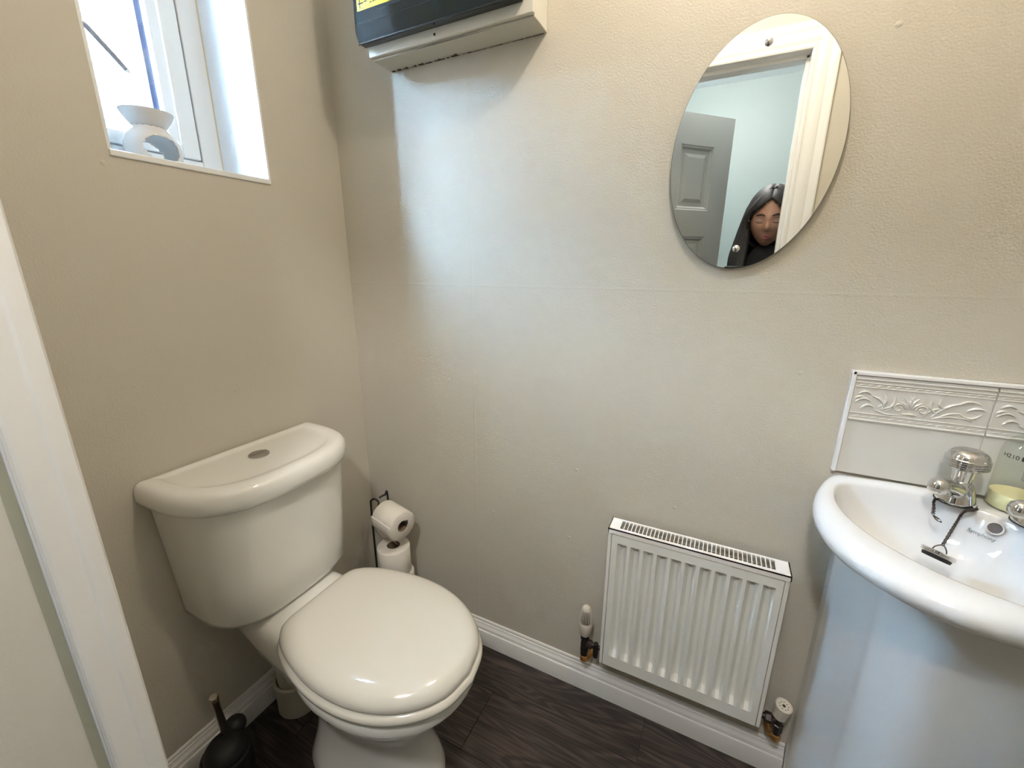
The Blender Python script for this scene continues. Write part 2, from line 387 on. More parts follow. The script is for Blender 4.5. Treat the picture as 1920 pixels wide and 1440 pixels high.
# six panel door swung out into the hall
door = struct(G().box((0, 0, 0), (.001, .001, .001)), 'door_1', M['door']) if False else None
def make_door():
    W, H, T = .69, 1.93, .035
    st, mu = .105, .095
    rows = [(.20, .78), (.92, 1.40), (1.52, 1.80)]
    g = G()
    xs = [(st, W/2 - mu/2), (W/2 + mu/2, W - st)]
    # frame of stiles and rails
    g.box((0,0,0),(st,T,H)); g.box((W-st,0,0),(W,T,H)); g.box((W/2-mu/2,0,0),(W/2+mu/2,T,H))
    zz = [0] + [z for r in rows for z in r] + [H]
    for k in range(0, len(zz), 2):
        for a, b in ((st, W/2-mu/2), (W/2+mu/2, W-st)): g.box((a,0,zz[k]),(b,T,zz[k+1]))
    d = g.build('door_1', M['door'], smooth=False); d['kind'] = 'structure'
    for r in rows:
        for a, b in xs:
            p = G()
            for side in (0, 1):
                def ring(i, dep):
                    y = dep if side == 0 else T - dep
                    return [(a+i, y, r[0]+i), (b-i, y, r[0]+i), (b-i, y, r[1]-i), (a+i, y, r[1]-i)]
                p.rings([ring(0, .0005), ring(.004, .003), ring(.010, .004), ring(.018, .011), ring(.034, .011), ring(.05, .005)], cap0=False, cap1=True)
            p.build('door_panel', M['door'], None, angle=20).parent = d
    for y, s in ((0, -1), (T, 1)):
        h = G().lathe([(.0, 0), (.024, 0), (.024, .006), (.008, .010), (.008, .03), (.014, .034), (.025, .045), (.026, .055), (.02, .066), (0, .069)], (W - .06, y, .92), (0, s, 0), 24)
        h.build('door_handle', M['chrome']).parent = d
    return d
door = make_door()
door.location = (.520, -1.018, .005)
door.rotation_euler = (0, 0, -math.radians(46))

# window
win = G()
fx0, fx1 = -.24, -.18
win.box((fx0, WY1 - .054, WZ0 - .002), (fx1, WY1, WZ1)); win.box((fx0, WY0, WZ0 - .002), (fx1, WY0 + .03, WZ1))
win.box((fx0 + .0005, WY0 + .0295, WZ0 - .0015), (fx1 - .0005, WY1 - .0535, WZ0 + .048)); win.box((fx0 + .0005, WY0 + .0295, WZ1 - .05), (fx1 - .0005, WY1 - .0535, WZ1 - .0005))
win = struct(win, 'window_1', M['upvc'], bevel=.003)
sy0, sy1, sz0, sz1 = WY0 + .032, WY1 - .061, WZ0 + .0485, WZ1 - .052
g = G()
g.box((-.232, sy1 - .040, sz0), (-.172, sy1, sz1)); g.box((-.232, sy0, sz0), (-.172, sy0 + .035, sz1))
g.box((-.2315, sy0 + .034, sz0 + .0005), (-.1725, sy1 - .0395, sz0 + .030)); g.box((-.2315, sy0 + .034, sz1 - .03), (-.1725, sy1 - .0395, sz1 - .0005))
g.build('sash', M['upvc'], win, bevel=.003)
g = G()
g.box((-.235, sy1 + .0005, sz0 - .004), (-.190, sy1 + .006, sz1))
g.build('gasket', M['gasket'], win, smooth=False)
ga, gb = sy0 + .035, sy1 - .040
g = G()
BD = [(0,0),(.020,0),(.0215,.004),(.017,.010),(0,.018)]
for (Y, s) in ((gb, -1), (ga, 1)):
    g.extrude_profile(BD, (-.196, Y, sz0 + .03), (-.196, Y, sz1 - .03), (0, s, 0), (1, 0, 0))
g.extrude_profile(BD, (-.196, ga, sz0 + .03), (-.196, gb, sz0 + .03), (0, 0, 1), (1, 0, 0))
g.build('glazing_bead', M['upvc'], win, angle=20)
g = G()
g.box((-.210, gb - .034, sz0 + .03), (-.200, gb - .020, sz1 - .03)).box((-.210, ga, sz0 + .05), (-.200, ga + .016, sz1 - .03))
g.build('spacer_bar', M['spacer'], win, smooth=False)
G().box((-.199, ga, sz0 + .03), (-.196, gb, sz1 - .03)).build('pane', M['pane'], win, smooth=False)
G().box((-.214, ga, sz0 + .03), (-.211, gb, sz1 - .03)).build('pane', M['pane'], win, smooth=False)
# reveals and sill
g = G().box((-.18, WY1 - .004, WZ0), (0.0005, WY1 + .001, WZ1)).box((-.18, WY0 - .001, WZ0), (0.0005, WY0 + .004, WZ1)).box((-.18, WY0, WZ1 - .004), (0.0005, WY1, WZ1 + .001))
g.build('reveal', M['reveal'], win, smooth=False)
G().box((-.20, WY0, WZ0 - .012), (.004, WY1, WZ0)).build('sill', M['reveal'], win, bevel=.002)
g = G().tube(bez([(-.182, WY1 - .0045, WZ0 + .001), (-.182, WY1 - .0045, WZ0 + .2), (-.182, WY1 - .0045, WZ1)], 20), .0035, 8)
g.build('sealant', pbr('yellowed_sealant', (.55, .5, .36), .5), win)

# outside
struct(G().box((-9.3, -9, -.3), (-9.0, 14, 5.3)), 'wall_outside', M['brick'], smooth=False)
struct(G().box((-9.3, -9, -.35), (HX1 + .5, 14, -.15)), 'ground_outside', M['concrete'], smooth=False)

# ================================================================== LIGHT FITTING AND ADDED HALL LAMP
t = thing('ceiling_light', 'small glowing ceiling lamp under the toilet room ceiling above the door side', 'lamp', (1.05, -.38, ZC))
G().lathe([(0, 0), (.05, 0), (.05, -.012), (.022, -.02), (.022, -.035), (0, -.036)], (1.05, -.38, ZC), n=28).build('lamp_holder', M['upvc'], t)
G().sphere((1.05, -.38, ZC - .068), .034, 20, 12).build('bulb', M['bulb'], t)
ld = bpy.data.lights.new('lamp_light', 'POINT'); ld.energy = LAMP_POWER; ld.color = (1, .88, .72); ld.shadow_soft_size = .04
lo = bpy.data.objects.new('lamp_light', ld); COL.objects.link(lo); lo.parent = t; lo.location = (0, 0, -.115)

t = thing('hall_fill_light', 'added fill lamp, a round opal globe on the hall ceiling behind the camera', 'lamp', (.98, -1.42, 2.37))  # unseen lamp added to brighten the low walls, radiator and toilet
G().lathe([(0, 0), (.055, 0), (.055, -.010), (.03, -.014), (0, -.015)], (.98, -1.42, 2.37), n=28).build('lamp_holder', M['upvc'], t)
G().sphere((.98, -1.42, 2.286), .07, 24, 14).build('globe', M['globe'], t)

# ================================================================== TOILET
TY = -.43
T = thing('toilet', 'white close-coupled toilet with closed lid standing against the window wall', 'toilet', (0, TY, 0))
def sup(x0, D, w, n=2.6, N=48, xb=0.0, back=None):
    """half superellipse plan: flat back at xb, sides straight to x0, rounded front reaching D"""
    pts = [(xb, -w), ]
    k = 5
    for i in range(1, k): pts.append((xb + (x0 - xb)*i/k, -w))
    for i in range(N + 1):
        a = -PI/2 + PI*i/N
        c, s_ = math.cos(a), math.sin(a)
        pts.append((x0 + (D - x0)*abs(c)**(2/n), w*math.copysign(abs(s_)**(2/n), s_)))
    for i in range(k - 1, 0, -1): pts.append((xb + (x0 - xb)*i/k, w))
    pts.append((xb, w))
    for i in range(1, 8): pts.append((xb, w - 2*w*i/8))
    return pts
def ring(pl, z, dx=0): return [(p[0] + dx, TY + p[1], z) for p in pl]
# cistern
rs = []
for z, D, w_, n in ((.430, .150, .150, 2.4), (.4305, .182, .172, 2.4), (.438, .194, .180, 3.2), (.455, .200, .183, 3.6), (.55, .209, .188, 3.4), (.66, .215, .195, 3.4), (.757, .220, .201, 3.4)):
    rs.append(ring(sup(.03, D, w_, n, xb=.003), z))
G().rings(rs).build('cistern', M['ceramic'], T, angle=50)
rs = []
for z, ins in ((.752, .030), (.752, .010), (.758, .003), (.768, 0), (.784, 0), (.795, .003), (.802, .008), (.8055, .015), (.8065, .024), (.8065, .036), (.8045, .042), (.8030, .046), (.8025, .06), (.8024, .08)):
    xb_ = .003 + max(0, ins - .02)*.7
    rs.append(ring(sup(max(.03, xb_ + .012), .247 - ins, .221 - ins, 2.8, xb=xb_), z))
G().rings(rs).build('cistern_lid', M['ceramic'], T, angle=60)
fb = G().lathe([(0, 0), (.0235, 0), (.0235, .003), (.021, .0045), (.0, .0045)], (.092, TY, .8022), n=36)
fb = fb.build('flush_button', M['dullchrome'], T)
g = G().box((.0912, TY - .0205, .8066), (.0928, TY + .0205, .8069)); g.build('button_gap', M['dark'], T, smooth=False)
# pan
def plan(x0, x1, w, nb=2.2, nf=2.2, N=48, xm=None):
    xm = xm if xm is not None else (x0 + x1)/2; out = []
    for i in range(N):
        a = 2*PI*i/N; c, s_ = math.cos(a), math.sin(a); n = nf if c > 0 else nb
        X = (x1 - xm) if c > 0 else (xm - x0)
        out.append((xm + X*math.copysign(abs(c)**(2/n), c), w*math.copysign(abs(s_)**(2/n), s_)))
    return out
rs = []
for z, x0, x1, w_, nb, nf, xm in ((0, .215, .590, .118, 2.8, 2.3, .40), (.012, .215, .590, .118, 2.8, 2.3, .40), (.04, .225, .580, .111, 2.8, 2.3, .40), (.09, .235, .562, .100, 2.6, 2.2, .40), (.15, .24, .555, .094, 2.5, 2.2, .41),
    (.205, .24, .565, .098, 2.4, 2.1, .42), (.25, .24, .592, .116, 2.3, 2.1, .43), (.29, .24, .628, .138, 2.3, 2.1, .44), (.325, .24, .655, .154, 2.3, 2.1, .45),
    (.35, .24, .668, .162, 2.3, 2.1, .46), (.356, .24, .682, .171, 2.3, 2.1, .46), (.366, .24, .687, .174, 2.3, 2.1, .46), (.385, .24, .686, .173, 2.3, 2.1, .46), (.392, .245, .68, .168, 2.3, 2.1, .46)):
    rs.append(ring(plan(x0, x1, w_, nb, nf, xm=xm), z))
g = G().rings(rs)
# rear shelf carrying the cistern, flaring into the bowl
rs = []
for x, w_, zb, zt in ((.02, .098, .36, .424), (.06, .112, .30, .428), (.14, .118, .27, .429), (.20, .120, .25, .427), (.235, .118, .23, .420), (.27, .122, .22, .408), (.33, .130, .21, .398), (.40, .120, .27, .390)):
    c = (zb + zt)/2; h = (zt - zb)/2; N = 28
    rs.append([(x, TY + w_*math.copysign(abs(math.cos(2*PI*i/N))**(2/4.5), math.cos(2*PI*i/N)) * (1 - .28*max(0, -math.sin(2*PI*i/N))), c + h*math.copysign(abs(math.sin(2*PI*i/N))**(2/4.5), math.sin(2*PI*i/N))) for i in range(N)])
g.rings(rs)
# spigot to the waste pipe and trapway swelling
g.tube(bez([(.30, TY, .24), (.22, TY, .25), (.12, TY, .225), (.089, TY, .160)], 12), [.07]*3 + [.060]*4 + [.050]*6, 20)
g.build('pan', M['ceramic'], T, angle=50)
G().lathe([(.0, 0), (.007, 0), (.007, .004), (0, .006)], (.40, TY - .124, .028), (0, -1, .3), 14).build('floor_screw_hole', M['dark'], T)
# seat and lid outlines
half = [(.236, 0), (.236, .05), (.238, .09), (.250, .114), (.285, .139), (.35, .161), (.43, .174), (.51, .171), (.58, .152), (.64, .115), (.68, .065), (.695, 0)]
hv = bez([(a, b, 0) for a, b in half], 44)
OUT = [(p.x, -p.y) for p in hv] + [(p.x, p.y) for p in reversed(hv[1:-1])]
CX = .46
def inset(pl, d):
    out = []
    for x, y in pl:
        v = Vector((x - CX, y)); L_ = v.length
        out.append((CX + v.x*(1 - d/L_), v.y*(1 - d/L_)))
    return out
rs = [ring(inset(OUT, dd), z) for z, dd in ((.396, .03), (.396, .008), (.399, .0), (.405, -.006), (.412, -.007), (.419, -.003), (.4225, .004), (.4235, .02))]
G().rings(rs).build('seat', M['seat'], T, angle=60)
rs = [ring(inset(OUT, dd), z) for z, dd in ((.4245, .03), (.4245, .006), (.427, .001), (.434, 0), (.442, .003), (.449, .009), (.4550, .018), (.4595, .030), (.4625, .045), (.464, .065), (.465, .10), (.4653, .15))]
G().rings(rs).build('seat_lid', M['seat'], T, angle=60)
# waste pipe
t = thing('waste_pipe', 'cream plastic waste pipe with wide collar, on the floor behind the toilet', 'pipe', (.088, TY, 0))
G().lathe([(.054, 0), (.057, .004), (.057, .088), (.060, .092), (.060, .104), (.052, .106), (.050, .10)], (.088, TY, .0), n=36, cap1=False).build('collar', M['pipe'], t)
G().tube([(.088, TY, .09), (.088, TY, .115), (.088, TY, .135), (.088, TY, .158)], [.0485, .0485, .0485, .048], 28).build('bend_pipe', M['pipe'], t)

# toilet brush
bx, by = .118, -.645
t = thing('toilet_brush', 'black toilet brush pot with a steel handle on the floor left of the toilet', 'toilet brush', (bx, by, 0))
G().lathe([(0, 0), (.047, 0), (.050, .004), (.054, .05), (.054, .10), (.051, .104), (.047, .104), (.045, .06), (0, .05)], (bx, by, .001), n=36).build('holder', M['black'], t)
G().lathe([(.0, .104), (.046, .104), (.047, .110), (.044, .118), (.036, .130), (.026, .137), (0, .139)], (bx, by, 0), n=32).build('brush_lid', M['black'], t)
G().sphere((bx - .030, by + .042, .118), .026, 18, 12, (1, 1, .9)).build('brush_head', M['black'], t)
hb, ht = Vector((.096, -.628, .128)), Vector((.140, -.652, .298))
hd = (ht - hb).normalized()
G().lathe([(0, 0), (.0082, 0), (.0082, .158), (.0096, .160), (.0096, .176), (.008, .180), (0, .1805)], hb, hd, 20).build('handle', M['steel'], t)

# ================================================================== TOILET ROLLS
t = thing('roll_stand', 'black wire toilet roll stand in the corner right of the cistern', 'stand', (.12, -.075, 0))
g = G()
g.tube(bez([(.085, -.085, .004), (.085, -.085, .25), (.085, -.085, .46), (.088, -.083, .488), (.100, -.079, .494), (.112, -.076, .484), (.13, -.095, .476), (.17, -.103, .470), (.255, -.112, .468), (.268, -.116, .482)], 60), .0035, 10)
g.tube(bez([(.125, -.045, .004), (.125, -.045, .2), (.125, -.045, .49), (.120, -.052, .502), (.108, -.068, .496)], 30), .0035, 10)
g.build('wire_frame', M['wire'], t)
g = G(); g.tube([(.19 + .075*math.cos(a), -.105 + .075*math.sin(a), .006) for a in [2*PI*i/40 for i in range(40)]] + [(.265, -.105, .006)], .0035, 8)
g.tube([(.085, -.085, .006), (.125, -.045, .006)], .0035, 8); g.tube([(.19, -.105, .004), (.19, -.105, .34)], .003, 8)
g.build('base_ring', M['wire'], t)
def roll(name, label, c, ax, L_, R, r, loose=False, group='toilet rolls on the wire stand'):
    t = thing(name, label, 'toilet roll', c, group)
    a = Vector(ax).normalized()
    n = 48; e = .003
    G().lathe([(r, -L_/2), (R - e, -L_/2), (R, -L_/2 + e), (R, L_/2 - e), (R - e, L_/2), (r, L_/2), (r, -L_/2)], c, a, n, False, False).build('paper', M['paper'], t, angle=60)
    G().lathe([(r - .0002, -L_/2 + .001), (r - .0002, L_/2 - .001)], c, a, n, False, False).build('core', M['card'], t)
    return t, a
ax = Vector((.96, -.20, -.05))
R1c = Vector((.198, -.103, .470 - .013))
t1, a1 = roll('toilet_roll', 'white toilet roll threaded on the wire arm, loose corner of paper hanging', R1c, ax, .100, .049, .019)
# loose sheet
u = Vector((0, 0, 1)).cross(a1).normalized(); v = a1.cross(u).normalized()
if v.z < 0: v = -v
def rp(h, ang, rr): 
    return R1c + a1*h + (u*math.cos(ang) + v*math.sin(ang))*rr
sgn = 1 if u.y < 0 else -1
pts = []; fs = []
NA = 14; NH = 6
for i in range(NA + 1):
    ang0 = (math.radians(20 - 90*i/NA)) 
    ang = ang0 if sgn > 0 else PI - ang0
    rr = .0497 + (.012*((i - 9)/5.0)**2 if i > 9 else 0)
    for j in range(NH + 1):
        cut = .05 - .1*j/NH
        if i > 9: cut -= .0; rr2 = rr + (.010 if j > 3 else 0)*(i - 9)/5
        else: rr2 = rr
        pts.append(rp(-cut if False else cut, ang, rr2))
for i in range(NA):
    for j in range(NH): fs.append([i*(NH+1)+j, i*(NH+1)+j+1, (i+1)*(NH+1)+j+1, (i+1)*(NH+1)+j])
G().add(pts, fs).build('loose_sheet', M['paper'], t1, solid=.0005)
roll('toilet_roll', 'white upright toilet roll, its dark open core showing, right below the threaded roll', (.192, -.105, .312), (0, 0, 1), .100, .053, .021)
roll('toilet_roll', 'white toilet roll at the foot of the stack, showing just behind the toilet lid', (.199, -.100, .208), (0, 0, 1), .100, .053, .021)

# ================================================================== CONSUMER UNIT
t = thing('fuse_box', 'white fuse box with a dark smoked cover high on the wall beside the corner', 'fuse box', (.44, 0, 1.745))
x0, x1, zb = .222, .662, 1.745
g = G().box((x0, -.068, zb + .002), (x1, -.0005, zb + .30))
g.build('enclosure', M['cu'], t, bevel=.002)
# front plate standing a little proud at the bottom
g = G().box((x0 - .001, -.080, zb + .0045), (x1 + .002, -.0700, zb + .30)); g.build('front_plate', M['cu'], t, bevel=.0025)
# the gap under the front plate
def smk(pts): G().add(pts, [list(range(len(pts)))])
G().add([(x0 + .06, -.0688, zb + .0015), (x0 + .34, -.0688, zb + .0015), (x0 + .34, -.0694, zb + .0015), (x0 + .19, -.0722, zb + .0012)], [(0, 1, 2, 3)]).build('gap', M['dark'], t, smooth=False)
# smoked cover
cx0, cx1, cz0 = .214, .642, zb + .026
C_ = [(-.081, cz0), (-.104, cz0), (-.112, cz0 + .020), (-.112, zb + .25), (-.106, zb + .258), (-.081, zb + .258)]
g = G(); g.rings([[(cx0, a, b) for a, b in C_], [(cx1, a, b) for a, b in C_]])
g.build('smoked_cover', M['smoke'], t, bevel=.0015)
G().box((cx0 + .002, -.1125, cz0 + .034), (cx1 - .004, -.1118, cz0 + .0352)).build('cover_groove', M['black'], t, smooth=False)
G().box((cx0 - .0005, -.105, cz0 - .002), (cx1 + .0008, -.1015, cz0 + .0015)).build('cover_lip', M['black'], t, bevel=.0008)
# breakers dimly behind the cover
for i in range(9):
    G().box((cx0 + .05 + i*.036, -.100, cz0 + .07), (cx0 + .082 + i*.036, -.083, cz0 + .15)).build('breaker', M['cu'], t, bevel=.001)
G().lathe([(0, 0), (.003, 0), (.0025, .0012), (0, .0015)], (.42, -.080, zb + .015), (0, -1, 0), 14).build('screw', M['dark'], t)
lz = cz0 + .059
lab = G().box((cx0 + .012, -.1130, lz), (cx0 + .145, -.1121, lz + .10)).build('warning_label', M['yellow'], t, smooth=False)
g = G()
g.box((cx0 + .016, -.1134, lz + .0125), (cx0 + .032, -.1130, lz + .0145)); g.box((cx0 + .0205, -.1134, lz + .005), (cx0 + .0225, -.1130, lz + .022))
g.box((cx0 + .034, -.1134, lz + .0135), (cx0 + .044, -.1130, lz + .0155)); g.box((cx0 + .018, -.1134, lz + .003), (cx0 + .034, -.1130, lz + .0036))
for k in range(7):
    x = cx0 + .052
    while x < cx0 + .138:
        L_ = random.uniform(.004, .011); g.box((x, -.1134, lz + .009 + k*.006), (min(x + L_, cx0 + .14), -.1130, lz + .0105 + k*.006)); x += L_ + .003
ink = g.build('label_print', M['ink'], lab, smooth=False); ink.location = (0, 0, 0); ink.parent = lab; ink.matrix_parent_inverse = Matrix.Identity(4); ink.location = -lab.location - t.location if False else (0, 0, 0)
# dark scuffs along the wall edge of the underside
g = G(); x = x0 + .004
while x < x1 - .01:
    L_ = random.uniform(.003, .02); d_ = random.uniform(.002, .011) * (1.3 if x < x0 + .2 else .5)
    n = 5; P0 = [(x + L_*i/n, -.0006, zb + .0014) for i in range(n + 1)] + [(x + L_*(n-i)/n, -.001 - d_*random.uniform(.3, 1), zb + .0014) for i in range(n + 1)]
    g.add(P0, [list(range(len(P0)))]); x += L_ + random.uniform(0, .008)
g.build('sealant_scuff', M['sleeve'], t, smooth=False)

# ================================================================== MIRROR
t = thing('mirror', 'frameless oval mirror screwed to the beige wall above the radiator', 'mirror', (1.0924, 0, 1.467))
rot = math.radians(-4.2)
def oval(a, b, y, N=128):
    out = []
    for i in range(N):
        c, s_ = a*math.cos(2*PI*i/N), b*math.sin(2*PI*i/N)
        out.append((1.0924 + c*math.cos(rot) - s_*math.sin(rot), y, 1.467 + c*math.sin(rot) + s_*math.cos(rot)))
    return out
G().rings([oval(.1442, .2162, -.0032), oval(.1442, .2162, -.0080), oval(.1434, .2154, -.0088)], cap1=False).build('mirror_edge', M['mirroredge'], t, angle=20)
G().rings([oval(.1430, .2150, -.0086), oval(.1432, .2152, -.0090)], cap0=False).build('mirror_glass', M['mirror'], t, smooth=False)
for c in ((1.0952, 1.6428), (1.088, 1.2903)):
    G().lathe([(.0068, 0), (.0068, .001), (.006, .003), (.004, .0046), (0, .0052)], (c[0], -.0088, c[1]), (0, -1, 0), 24).build('mirror_screw', M['chrome'], t)
G().lathe([(.02, -.0005), (.02, .0028)], (1.0924, -.001, 1.60), (0, -1, 0), 16).build('mirror_pad', M['dark'], t)

# ================================================================== RADIATOR
t = thing('radiator', 'small white ribbed panel radiator on the wall below the mirror', 'radiator', (1.083, 0, .19))
rx0, rx1, rz0, rz1, ryb, ryf = .888, 1.279, .190, .621, -.020, -.072
# pressed front panel as height field
X0, X1 = rx0 + .010, rx1 - .010; Z0, Z1 = rz0 + .002, rz1 - .016
nf = 11; pitch = (X1 - X0 - .020)/nf
xs = [X0]
for k in range(nf):
    b = X0 + .012 + k*pitch
    for q in (0, .09, .16, .36, .58, .64, .72, .84): xs.append(b + q*pitch)
xs.append(X1)
def prof(x):
    q = ((x - X0 - .012)/pitch) % 1.0
    if x < X0 + .012 or x > X0 + .012 + nf*pitch - 1e-6 + .0: 
        return 0
    P = [(0, 0), (.09, .0), (.20, .55), (.36, 1), (.58, 1), (.66, .9), (.76, .1), (.84, 0), (1.0, 0)]
    for (a, av), (b, bv) in zip(P, P[1:]):
        if a - 1e-9 <= q <= b: return av + (bv - av)*(q - a)/(b - a)
    return 0
zt, zbm = Z1 - .022, Z0 + .035
zs = [Z0, Z0 + .012, zbm - .004, zbm, zbm + .014, zbm + .018] + [zbm + .018 + (zt - .008 - zbm - .018)*i/6 for i in range(1, 7)] + [zt - .003, zt, zt + .004, Z1]
def rampz(z):
    if z <= zbm or z >= zt: return 0
    return min(1, (z - zbm)/.016, (zt - z)/.0045)
vs = []; fs = []
for z in zs:
    for x in xs: vs.append((x, ryf + .013*prof(x)*rampz(z), z))
nx = len(xs)
for i in range(len(zs) - 1):
    for j in range(nx - 1): fs.append([i*nx + j, i*nx + j + 1, (i+1)*nx + j + 1, (i+1)*nx + j])
g = G().add(vs, fs)
# returned edges
e = [(X0, Z0), (X1, Z0), (X1, Z1), (X0, Z1)]
for (a, b), (c, d) in zip(e, e[1:] + e[:1]): g.add([(a, ryf, b), (c, ryf, d), (c, ryf + .012, d), (a, ryf + .012, b)], [(0, 1, 2, 3)])
g.build('front_panel', M['rad'], t, angle=28)
G().box((X0 + .004, -.052, Z0 + .006), (X1 - .004, -.028, Z1 - .004)).build('inner_core', M['dark'], t, smooth=False)
for a, b in ((rx0, rx0 + .0085), (rx1 - .0085, rx1)):
    G().box((a, ryf + .001, rz0), (b, ryb, rz1 - .014)).build('side_panel', M['radtop'], t, bevel=.0015)
# top grille: frame and slats
g = G(); sl0, sl1 = rx0 + .026, rx1 - .028; ya, yb_ = ryf + .0105, ryb - .006
zt0, zt1 = rz1 - .0025, rz1
g.box((rx0 - .001, ryf - .001, zt0), (rx1 + .001, ya, zt1)); g.box((rx0 - .001, yb_, zt0), (rx1 + .001, ryb, zt1))
g.box((rx0 - .001, ya, zt0), (sl0, yb_, zt1)); g.box((sl1, ya, zt0), (rx1 + .001, yb_, zt1))
g.box((rx0 - .001, ryf - .001, rz1 - .013), (rx1 + .001, ryf + .0012, zt1))
g.box((rx0 - .001, ryf - .001, rz1 - .013), (rx0 + .0012, ryb, zt1)); g.box((rx1 - .0012, ryf - .001, rz1 - .013), (rx1 + .001, ryb, zt1))
g.build('top_cover', M['radtop'], t, smooth=False)
NS = 37; sp = (sl1 - sl0)/NS
me0 = None
for i in range(1, NS):
    x = sl0 + i*sp
    if me0 is None:
        o = G().box((x - .0010, ya, zt0), (x + .0010, yb_, zt1)).build('grille_slat', M['radtop'], t, smooth=False, origin=(x, ya, zt0)); me0 = o.data; base = o
    else:
        o = base.copy(); COL.objects.link(o); o.parent = t; o.location = base.location + Vector(((i-1)*sp, 0, 0))
for x in (rx0 + .08, rx1 - .08):
    G().box((x - .012, ryb - .001, rz0 + .05), (x + .012, -.0005, rz1 - .05)).build('wall_bracket', M['radtop'], t, smooth=False)

# valves
vx, vy = .838, -.046
t = thing('thermostatic_valve', 'cream thermostatic valve with slotted head left of the radiator', 'valve', (vx, vy, .095))
g = G().lathe([(.0145, .243), (.0168, .246), (.0185, .268), (.0192, .283), (.0188, .285), (.0170, .285)], (vx, vy, 0), n=40, cap1=False)
g.build('valve_cap', M['valve'], t)
G().lathe([(.0100, .325), (.0120, .326), (.0118, .331), (.0085, .3355), (0, .337)], (vx, vy, 0), n=32).build('cap_top', M['valve'], t)
N = 22
for i in range(N):
    a = 2*PI*i/N
    d_ = Vector((math.cos(a), math.sin(a), 0))
    p0 = Vector((vx, vy, 0))
    pts = [p0 + d_*r_ + Vector((0, 0, z)) for r_, z in ((.0178, .284), (.0170, .298), (.0150, .314), (.0112, .328))]
    G().tube(pts, .00115, 6).build('cap_rib', M['valve'], t)
G().lathe([(.013, .284), (.0135, .30), (.009, .325)], (vx, vy, 0), n=24).build('sensor_core', M['dark'], t)
g = G().lathe([(.0125, .243), (.0135, .240), (.0135, .230), (.010, .228), (.010, .218), (.0115, .216), (.0115, .200), (.0125, .198), (.0125, .186), (.009, .183), (.009, .168)], (vx, vy, 0), n=6)
g.lathe([(.0105, .243), (.0105, .170)], (vx, vy, 0), n=24)
g.tube([(vx, vy, .212), (vx + .028, vy, .212)], .0085, 20)
g.tube([(vx + .026, vy, .212), (rx0 - .0005, vy, .212)], .006, 16)
g.lathe([(.0105, 0), (.0115, .003), (.0115, .012), (.009, .014)], (vx + .009, vy, .212), (1, 0, 0), 8)
g.build('valve_body', M['darkmetal'], t, angle=25)
G().lathe([(.0065, .226), (.0072, .222), (.0072, .182), (.006, .178)], (vx + .034, vy - .003, 0), n=18).build('drain_key', M['black'], t)
g = G().lathe([(.0078, .170), (.0105, .167), (.0105, .150), (.008, .147), (0, .146)], (vx, vy, 0), n=16)
g.tube(bez([(vx, vy, .160), (vx + .008, vy + .003, .154), (vx + .013, vy + .022, .150), (vx + .013, -.001, .148)], 14), .0085, 16)
g.build('copper_elbow', M['brass'], t, angle=25)
vx, vy = 1.318, -.046
t = thing('lockshield_valve', 'cream lockshield valve with flat perforated cap right of the radiator', 'valve', (vx, vy, .095))
tilt = Vector((.10, -.10, 1)).normalized(); b0 = Vector((vx - .001, vy, .222))
g = G().lathe([(.0135, 0), (.0150, .002), (.0172, .030), (.0180, .034), (.0180, .040), (.0168, .0415), (.0158, .0405), (.0150, .0385), (0, .0385)], b0, tilt, 36)
g.build('valve_cap', M['valve'], t, angle=30)
u = tilt.orthogonal().normalized(); v = tilt.cross(u)
g = G().lathe([(.0035, 0), (.0035, .0008)], b0 + tilt*.0386, tilt, 14)
for i in range(9): g.lathe([(.0011, 0), (.0011, .0007)], b0 + tilt*.0386 + (u*math.cos(2*PI*i/9) + v*math.sin(2*PI*i/9))*.0095, tilt, 8)
g.build('cap_hole', M['dark'], t)
g = G().lathe([(.0095, .226), (.0095, .200), (.012, .198), (.012, .180), (.009, .177), (.009, .165)], (vx, vy, 0), n=8)
g.tube([(vx, vy, .206), (vx - .02, vy, .206), (rx1 - .012, vy, .206)], [.008, .008, .0065], 16)
g.lathe([(.011, 0), (.0125, .003), (.0125, .013), (.010, .016)], (vx - .029, vy, .206), (1, 0, 0), 6)
g.build('valve_body', M['darkmetal'], t, angle=25)
g = G().lathe([(.0078, .170), (.0105, .166), (.0105, .150), (.008, .147), (0, .146)], (vx, vy, 0), n=16)
g.tube(bez([(vx, vy, .160), (vx - .008, vy + .004, .154), (vx - .012, vy + .022, .150), (vx - .012, -.001, .148)], 14), .0085, 16)
g.build('copper_elbow', M['brass'], t, angle=25)

